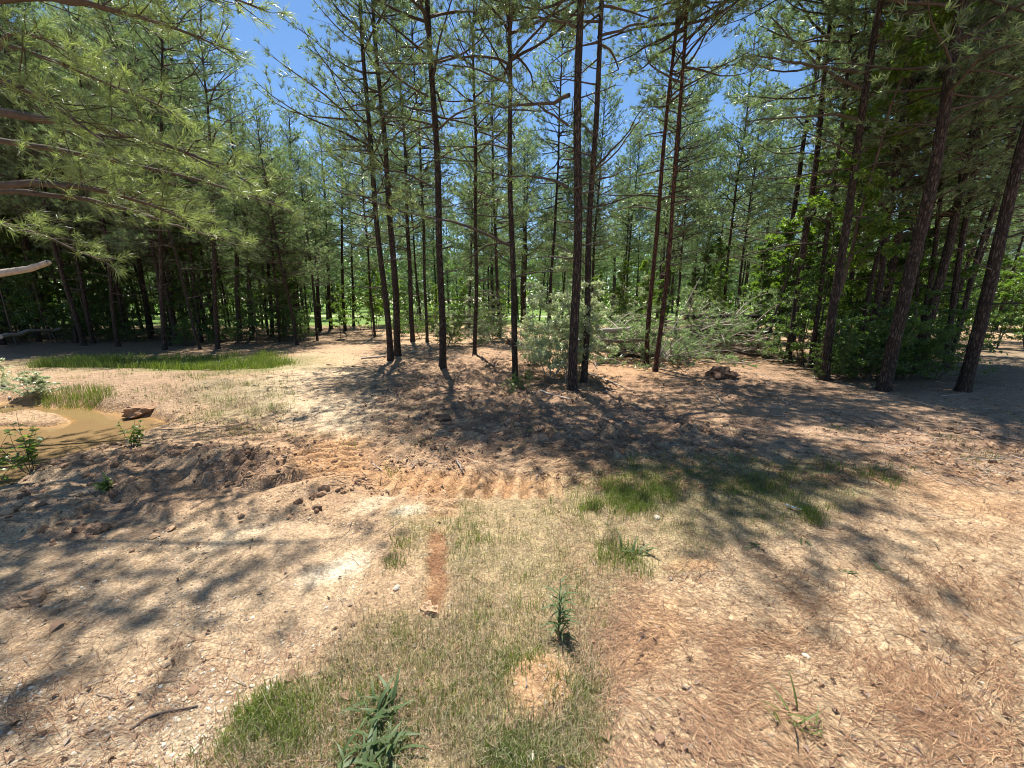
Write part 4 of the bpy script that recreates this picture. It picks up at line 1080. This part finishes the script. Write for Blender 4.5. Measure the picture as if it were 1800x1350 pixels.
def gravel():
    mb = MB()
    P = spots(22000, (-50, 760), (830, 1350), lambda a, b, x, y: masks(x, y)['rut'] * (.12 + .6 * clump_n(x, y, 71)) * (1 - ell(a, b, 600, 985, 70, 22, -20)), rs, 1, 0)
    lumps(mb, P, rs.uniform(.002, .006, len(P)) * rs.choice([1, 1, 1, 1, 1, 2.0], len(P)), rs)
    P = spots(3500, (560, 1800), (850, 1350), lambda a, b, x, y: .10 + .4 * clump_n(x, y, 72), rs, 1, 0)
    lumps(mb, P, rs.uniform(.002, .008, len(P)), rs, var=rs.uniform(.3, 1, len(P)))
    obj('gravel', mb.mesh('gravel', M_STONE), kind='stuff', label='small pale stones and chips in the washed soil')
    mb = MB()
    P = spots(7000, (0, 1800), (620, 960), lambda a, b, x, y: masks(x, y)['churn'] ** 1.5 * (.15 + .8 * clump_n(x, y, 73)) * (masks(x, y)['pond'] < .02), rs, 2, .04)
    lumps(mb, P, rs.uniform(.010, .035, len(P)) * rs.choice([.6, 1, 1, 1.5], len(P)), rs, (.5, .9))
    obj('loose_soil_clods', mb.mesh('clods', M_CLOD), kind='stuff', label='loose clods of turned soil')
    mb = MB()
    for (n, ub, vb, sz, dn) in [(1500, (0, 1800), (830, 1350), .035, .35), (5000, (450, 1800), (610, 840), .05, .5), (1800, (0, 560), (655, 860), .05, .5)]:
        P = spots(n, ub, vb, lambda a, b, x, y: dn * clump_n(x, y, 75, .35, .65) * (masks(x, y)['pond'] < .03), rs, 1, 0); k = len(P)
        P[:, 2] += .006
        a = rs.uniform(0, 6.28, k); nor = rs.normal(0, .3, (k, 3)); nor[:, 2] += 1
        leaves(mb, P, np.stack([np.cos(a), np.sin(a), rs.uniform(-.1, .3, k)], -1), nor, sz, sz * .55, rs, fold=.4)
    obj('leaf_litter', mb.mesh('leaf_litter', M_DEADLEAF), kind='stuff', label='dry brown leaf scraps scattered on the ground')
gravel()

def twigs():
    P = np.concatenate([spots(2200, (350, 1800), (600, 870), lambda a, b, x, y: (.15 + .6 * masks(x, y)['churn']) * no_track(x, y), rs, 1, 0), spots(260, (0, 1800), (850, 1350), lambda a, b, x, y: .5 * no_track(x, y), rs, 1, 0)])
    k = len(P); D_ = np.hypot(P[:, 0], P[:, 1]); L = rs.uniform(.05, .22, k) * np.clip(D_ / 4, .4, 1.8); a = rs.uniform(0, 6.28, k); e = rs.normal(.05, .12, k)
    d = np.stack([np.cos(a) * np.cos(e), np.sin(a) * np.cos(e), np.sin(e)], -1) * L[:, None]
    t = np.linspace(0, 1, 4)[None, :, None]; Q = P[:, None] + d[:, None] * t + rs.normal(0, .04, (k, 4, 3)) * L[:, None, None] * np.array([1, 1, .4]); Q[..., 2] += .008
    mb = MB(); tubes(mb, Q, np.linspace(1, .5, 4)[None] * (.0022 * np.clip(D_ / 3, .8, 3))[:, None] * rs.uniform(.6, 1.5, (k, 1)), 4, rs.uniform(0, 1, k))
    obj('fallen_twigs', mb.mesh('fallen_twigs', M_DEADWOOD, True), kind='stuff', label='small broken twigs strewn over the turned soil')
twigs()

def dead_stems():
    P = spots(260, (400, 1150), (880, 1350), lambda a, b, x, y: .5 * poly_mask(a, b, GRASSY, 30) * no_track(x, y), rs, 1, 0); k = len(P)
    a = rs.uniform(0, 6.28, k); L = rs.uniform(.08, .26, k); e = rs.uniform(.3, 1.3, k)
    d = np.stack([np.cos(a) * np.cos(e), np.sin(a) * np.cos(e), np.sin(e)], -1) * L[:, None]
    t = np.linspace(0, 1, 5)[None, :, None]; Q = P[:, None] + d[:, None] * t - np.array([0, 0, 1.]) * (L[:, None, None] * .25 * t ** 2) + rs.normal(0, .03, (k, 5, 3)) * L[:, None, None]
    mb = MB(); tubes(mb, Q, np.linspace(.0013, .0006, 5)[None].repeat(k, 0), 3, rs.uniform(0, 1, k))
    obj('dead_weed_stems', mb.mesh('dead_weed_stems', M_DRYGRASS, True), kind='stuff', label='thin dead weed stems standing in the near grass')
dead_stems()

# ------------------------------------------------------------------ single stones, clods, leaves, sticks
def stone(uv, r, label, mat=M_STONE, var=.9, name='stone', flat=.6, cat='stone', seed=0, group=None, bumpy=.18):
    rr = np.random.RandomState(seed); V, F = ICOV.copy(), ICOF
    for _ in range(2):                       # subdivide for a rounder, rougher body
        nf, cache, V = [], {}, list(V)
        def md(i, j):
            k = (min(i, j), max(i, j))
            if k not in cache: V.append(nrm((np.array(V[i]) + np.array(V[j])))); cache[k] = len(V) - 1
            return cache[k]
        for a, b, c_ in F:
            x, y, z = md(a, b), md(b, c_), md(c_, a); nf += [(a, x, z), (b, y, x), (c_, z, y), (x, y, z)]
        V, F = np.array(V), np.array(nf)
    off = seed * 3.1
    k = 1 + (fbm(V[:, 0] * 1.6 + off, V[:, 1] * 1.6 + V[:, 2] * 1.3, seed) - .5) * bumpy * 4 + rr.normal(0, bumpy * .12, len(V))
    V = V * k[:, None] * np.array([r, r * .75, r * flat])
    mb = MB(); mb.add(V, F, None, var)
    p = GP(*uv); o = obj(name, mb.mesh(name, mat, False), label=label, cat=cat, group=group); o.location = (p.x, p.y, p.z + r * flat * .35); o.rotation_euler = (0, 0, rr.uniform(0, 6))
stone((697, 1030), .022, 'round pale stone left of the narrow clay track', seed=1)
stone((1155, 908), .03, 'whitish stone half hidden in the grass patch', seed=2)
stone((935, 1332), .02, 'small pale pebble near the bottom edge below the sand mound', seed=3)
stone((1418, 1145), .016, 'yellowish flat pebble on the pine straw', seed=4)
stone((472, 1196), .018, 'white pebble at the edge of the washed gravel', seed=5, var=1)
stone((50, 1045), .065, 'jagged orange-brown lump of clay at the left edge', M_CLOD, .75, 'clay_lump', .7, 'clod', 6, bumpy=.4)
stone((755, 1070), .05, 'broken clay clod at the near end of the clay track', M_CLOD, .85, 'clay_lump', .7, 'clod', 7, bumpy=.35)
stone((170, 925), .07, 'eroded clay knob on the shaded slope left of the gravel', M_CLOD, .5, 'clay_lump', .8, 'clod', 8, bumpy=.4)
stone((770, 742), .16, 'dark turned clod left of the big crown shadow', M_CLOD, .1, 'clay_lump', .6, 'clod', 9, bumpy=.45)
stone((250, 722), .22, 'heap of mud and chips at the right tip of the pond', M_CLOD, .45, 'mud_heap', .4, 'mud heap', 10, bumpy=.4)
stone((1268, 668), .30, 'dark heap of rooted-up soil right of the red-barked pines', M_CLOD, .0, 'mud_heap', .45, 'mud heap', 12, bumpy=.5)
stone((895, 606), .16, 'reddish root lump behind the single pine', M_CLOD, .3, 'root_lump', .8, 'root lump', 13, bumpy=.6)

def stick(pts, r, label, mat=M_DEADWOOD, name='stick', cat='stick', group=None, var=.7, parts=None, k=6, zs=None, loose=0):
    """a stick along photo pixels lying on the ground (or at heights zs)"""
    W_ = []
    for i, p in enumerate(pts):
        g = GP(*p) if zs is None else None
        if zs is not None: g = G(p[0], p[1], zs[i])
        else: g.z += r
        W_.append(g)
    o0 = W_[0].copy(); P = np.array([list(p - o0) for p in W_])
    t = np.linspace(0, len(P) - 1, 3 * len(P)); q = np.stack([np.interp(t, np.arange(len(P)), P[:, i]) for i in range(3)], -1)
    q[1:-1] += np.random.RandomState(int(pts[0][0])).normal(0, r * .35, (len(q) - 2, 3))
    mb = MB(); tubes(mb, q, np.linspace(r, r * .6, len(q)), k, var)
    # closed ends
    for e, rr, sg in ((0, r, 1), (-1, r * .6, -1)):
        a = len(mb.V[0]) - k if e else 0
        ring = mb.V[0][a:a + k]; mb.add(np.vstack([ring, ring.mean(0)]), [(i, (i + 1) % k, k) for i in range(k)], None, var, 0)
    return obj(name, mb.mesh(name, mat, True), label=label, cat=cat, group=group, loc=o0)
stick([(950, 694), (975, 703), (1012, 712)], .022, 'pale stick on the soil in front of the pair of brown pines')
stick([(1030, 655), (1075, 672), (1115, 686)], .018, 'long thin pale stick on the needle litter right of the pair of pines')
stick([(1042, 630), (1050, 648)], .015, 'short bleached stick upright-looking beside the brush pile', zs=[.12, .02])
stick([(635, 632), (700, 626), (780, 612)], .03, 'long pale stick lying at the feet of the twin dark pines')
stick([(760, 632), (830, 628)], .02, 'short stick between the straight pine and the thin hooked pine')
stick([(1372, 700), (1385, 712)], .012, 'small curved twig on the soil below the dark heap')
stick([(1260, 695), (1267, 708), (1275, 712)], .014, 'curved grey twig below the dark soil heap')
stick([(0, 690), (10, 678), (18, 700)], .03, 'dark broken stick at the left edge beyond the pond')
stick([(655, 818), (672, 834)], .010, 'short dark twig among the turned soil right of the tread marks')
stick([(803, 818), (815, 828)], .010, 'tiny twig on the turned soil before the crown shadow')
stick([(225, 1268), (265, 1245), (345, 1228)], .006, 'dark forked twig on the shaded gravel', M_TWIG)
stick([(0, 592), (50, 583), (107, 577)], .07, 'bleached fallen trunk on the wood floor behind the pond', zs=[.55, .6, .62])
# broken grey limb stubs reaching in from the left
stick([(-40, 486), (20, 478), (60, 470), (86, 461)], .035, 'thick broken bleached limb end poking in at the left edge', zs=[1.95, 1.98, 2.02, 2.06][0:4]) if False else None

def snag():
    r = obj('broken_limb', None, label='thick broken bleached limb poking in at the left edge above the pond', cat='branch')
    pts = [np.array(at_depth(a, b, 4.6)) for a, b in [(-120, 500), (-40, 487), (10, 479), (50, 473), (86, 461)]]
    o = pts[0]; r.location = o
    mb = MB(); tubes(mb, np.array([p - o for p in pts]), np.array([.05, .045, .04, .034, .028]), 9, .9)
    obj('limb', mb.mesh('limb', M_DEADWOOD, True), r)
    mb = MB(); e = pts[-1] - o; s = MB(); V = ICOV * np.array([.03, .02, .028]) + e; mb.add(V, ICOF, None, .9); obj('broken_end', mb.mesh('broken_end', M_DEADWOOD), r)
snag()

def fallen_leaf_set():
    m = leaf_mesh(.07, .05, M_DEADLEAF, fold=.5, curl=.5, name='fallen_leaf')
    rr = np.random.RandomState(4)
    for (uv, lab) in [((893, 1290), 'curled red-brown leaf left of the sand mound'), ((1160, 1310), 'grey dry leaf on the sand at the bottom'), ((600, 1225), 'brown curled leaf in the grass at the gravel edge'), ((875, 1318), 'dark folded leaf below the sand mound'),
                      ((1070, 1305), 'grey dry leaf between the sand mound and the pine straw'), ((500, 1190), 'grey flat leaf on the washed edge'), ((340, 1195), 'grey leaf scrap on the shaded gravel'), ((110, 1082), 'grey bark flake on the gravel by the clay lump')]:
        p = GP(*uv); o = obj('fallen_leaf', m, label=lab, cat='dead leaf'); o.location = (p.x, p.y, p.z + .012); o.rotation_euler = (rr.uniform(-.3, .3), rr.uniform(-.3, .3), rr.uniform(0, 6)); o.scale = (rr.uniform(.7, 1),) * 3
fallen_leaf_set()

# ------------------------------------------------------------------ brush piles
def log_(name, A, B, r, parent, rs, mat=M_TWIG, cut=True, var=.5, k=9):
    A, B = np.array(A, float), np.array(B, float); n = 7; t = np.linspace(0, 1, n)[:, None]
    q = A + (B - A) * t + np.concatenate([[np.zeros(3)], rs.normal(0, r * .3, (n - 2, 3)), [np.zeros(3)]])
    mb = MB(); V = tubes(mb, q, np.linspace(r, r * .7, n), k, var)
    o = obj(name, mb.mesh(name, mat, True), parent)
    if cut:
        c = MB()
        for e in (0, -1):
            ring = V[0, e]; c_ = ring.mean(0); out_ = nrm(q[e] - q[1 if e == 0 else -2]); ring = ring + out_ * .003
            c.add(np.vstack([ring, c_ + out_ * .004]), [(i, (i + 1) % k, k) for i in range(k)], None, .6)
        obj('cut_face', c.mesh('cut_face', M_CUTWOOD), o)
    return q

def brush(uv, W_, D_, Hh, label, nlog, nbr, seed, tufts=True, rot=0.):
    rs = np.random.RandomState(seed); r = obj('brush_pile', None, label=label, cat='brush pile'); r.location = GP(*uv); r.rotation_euler = (0, 0, rot)
    for i in range(nlog):
        a = rs.normal(0, .25) + (0 if rs.rand() < .7 else 1.2); L = W_ * rs.uniform(.5, .95); c_ = np.array([rs.uniform(-.25, .25) * W_, rs.uniform(-.4, .4) * D_, rs.uniform(.1, .65) * Hh])
        d = np.array([math.cos(a), math.sin(a) * .6, rs.uniform(-.10, .10)]) * L * .5
        log_('log', c_ - d, c_ + d, rs.uniform(.03, .08), r, rs, mat=M_BARK if rs.rand() < .5 else M_DEADWOOD, var=rs.uniform(0, .9))
    wood_, fol = MB(), MB(); tp, ta, LP, LR = [], [], [], []
    for i in range(nbr):
        p = np.array([rs.uniform(-.5, .5) * W_, rs.uniform(-.5, .5) * D_, 0.]); p[2] = Hh * max(.05, 1 - (abs(p[0]) / (W_ * .5)) ** 2) * rs.uniform(.08, .8)
        q = limb_path(p, rs.uniform(0, 6.28), rs.uniform(.5, 1.5), rs.uniform(-10, 50), rs.uniform(-50, 20), 8, rs, .15); q[:, 2] = np.maximum(q[:, 2], .03)
        LP.append(q); LR.append(np.linspace(.020, .004, 8))
        if rs.rand() < .85: dress(q, rs, wood_, tp, ta, step=.15, t0=.2, sub=.45, tuft=.11)
    for i in range(nbr // 4):                      # long bare pale branches sticking out of the tangle
        p = np.array([rs.uniform(-.45, .45) * W_, rs.uniform(-.5, .3) * D_, rs.uniform(.05, .5) * Hh])
        LP.append(limb_path(p, rs.choice([1.4, -1.4]) + rs.normal(0, .5), rs.uniform(.9, 2.0), rs.uniform(0, 40), rs.uniform(-25, 30), 8, rs, .12)); LR.append(np.linspace(.022, .006, 8))
    tubes(wood_, np.array(LP), np.array(LR), 5, rs.uniform(.35, 1, len(LP)))
    obj('dead_boughs', wood_.mesh('dead_boughs', M_DEADWOOD, True), r, kind='stuff')
    tp, ta = np.array(tp), np.array(ta); tp[:, 2] = np.maximum(tp[:, 2], .05)
    needles(fol, tp, ta, 15, .17, .016, rs); obj('needles', fol.mesh('needles', M_NEEDLE), r)
    return r
brush((1255, 625), 3.4, 1.8, 1.9, 'large brush pile of felled pines with long bare poles right of the red-barked pair', 7, 90, 1)
brush((1085, 632), 2.2, 1.3, 1.35, 'brush pile with cut log ends behind the pair of brown pines', 6, 60, 2)
brush((800, 578), 5.5, 1.8, 1.5, 'long low brush pile behind the clearing pines on the left', 7, 90, 3)
brush((725, 570), 2.8, 1.5, 1.3, 'small leafy brush heap behind the twin dark pines', 2, 45, 4)
brush((1180, 640), 1.5, .7, .38, 'drooping pine bough lying right of the red-barked pair', 1, 34, 5)
def pole(a, b, za, zb, r, label, mat=M_DEADWOOD, cat='log', cut=False):
    A, B = G(*a, za), G(*b, zb); ro = obj('felled_pole', None, label=label, cat=cat); ro.location = A
    log_('stem', (0, 0, 0), tuple(B - A), r, ro, np.random.RandomState(int(a[0])), mat=mat, cut=cut, var=.8)
pole((1160, 566), (1345, 545), .8, 1.15, .035, 'long thin pole slanting over the top of the large brush pile')
pole((1170, 600), (1335, 600), .45, .5, .04, 'straight bare pole along the middle of the large brush pile')
pole((1240, 614), (1350, 627), .35, .06, .05, 'brown pole sloping to the ground at the right end of the brush', M_BARK)
pole((1036, 590), (1062, 609), .45, .35, .075, 'short cut log with a fresh orange end by the pair of brown pines', M_BARK, cut=True)
pole((1150, 640), (1232, 486), .02, 1.9, .014, 'thin pale dead stem leaning behind the red-barked pair', cat='dead stem') if False else None
def leaning_stem():
    A = GP(1146, 648); B = at_depth(1232, 486, A.y + .4); ro = obj('dead_stem', None, label='thin pale dead stem leaning right beside the red-barked pair', cat='dead stem'); ro.location = A
    log_('stem', (0, 0, 0), tuple(B - A), .014, ro, np.random.RandomState(3), mat=M_DEADWOOD, cut=False, var=.9, k=6)
leaning_stem()

# ------------------------------------------------------------------ shoe tip and litter scrap
def shoe():
    p = GP(985, 1352); r = obj('black_shoe', None, label='toe of a black shoe just entering at the bottom edge', cat='shoe'); r.location = (p.x, p.y, p.z)
    def loft(name, zs, grow, mat):
        mb = MB(); k = 20; rings = []
        for z, g in zip(zs, grow):
            th = np.arange(k) * 2 * np.pi / k
            x = np.sin(th) * (.047 * g) * (1 - .12 * (np.cos(th) < 0)); y = np.cos(th) * .14 * g - .14
            rings.append(np.stack([x, y, np.full(k, z)], -1))
        V = np.concatenate(rings + [rings[-1].mean(0)[None]]); n = len(zs)
        F4 = [(i * k + j, i * k + (j + 1) % k, (i + 1) * k + (j + 1) % k, (i + 1) * k + j) for i in range(n - 1) for j in range(k)]
        F3 = [((n - 1) * k + j, (n - 1) * k + (j + 1) % k, n * k) for j in range(k)]
        mb.add(V, F3, F4, .5); obj(name, mb.mesh(name, mat, True), r)
    loft('sole', [-.01, .0, .018, .024], [.97, 1, 1, .98], var_mat('rubber_sole', [(0, (.02, .02, .02)), (1, (.05, .05, .05))], rough=.6))
    loft('upper', [.022, .035, .05, .062, .07], [.94, .93, .84, .62, .35], var_mat('black_fabric', [(0, (.012, .012, .014)), (1, (.02, .02, .022))], rough=.7))
shoe()
def scrap():
    mb = MB(); g = np.linspace(0, 1, 6); a, b = np.meshgrid(g, g); z = (fbm(a * 4, b * 4, 5) - .3) * .03
    q = np.arange(36).reshape(6, 6); mb.add(np.stack([a * .10, b * .025, z], -1).reshape(-1, 3), None, np.stack([q[:-1, :-1], q[:-1, 1:], q[1:, 1:], q[1:, :-1]], -1).reshape(-1, 4), .5)
    p = GP(1380, 893); o = obj('plastic_scrap', mb.mesh('plastic_scrap', var_mat('blue_plastic', [(0, (.35, .5, .6)), (1, (.45, .6, .7))], rough=.3)), label='scrap of pale blue plastic in the grass patch', cat='litter')
    o.location = (p.x, p.y, p.z + .02); o.rotation_euler = (0, 0, -.9)
scrap()
tot = sum(len(m.loops) - 2 * len(m.polygons) for m in bpy.data.meshes)
print('TRIS', tot, 'OBJ', len(bpy.data.objects))
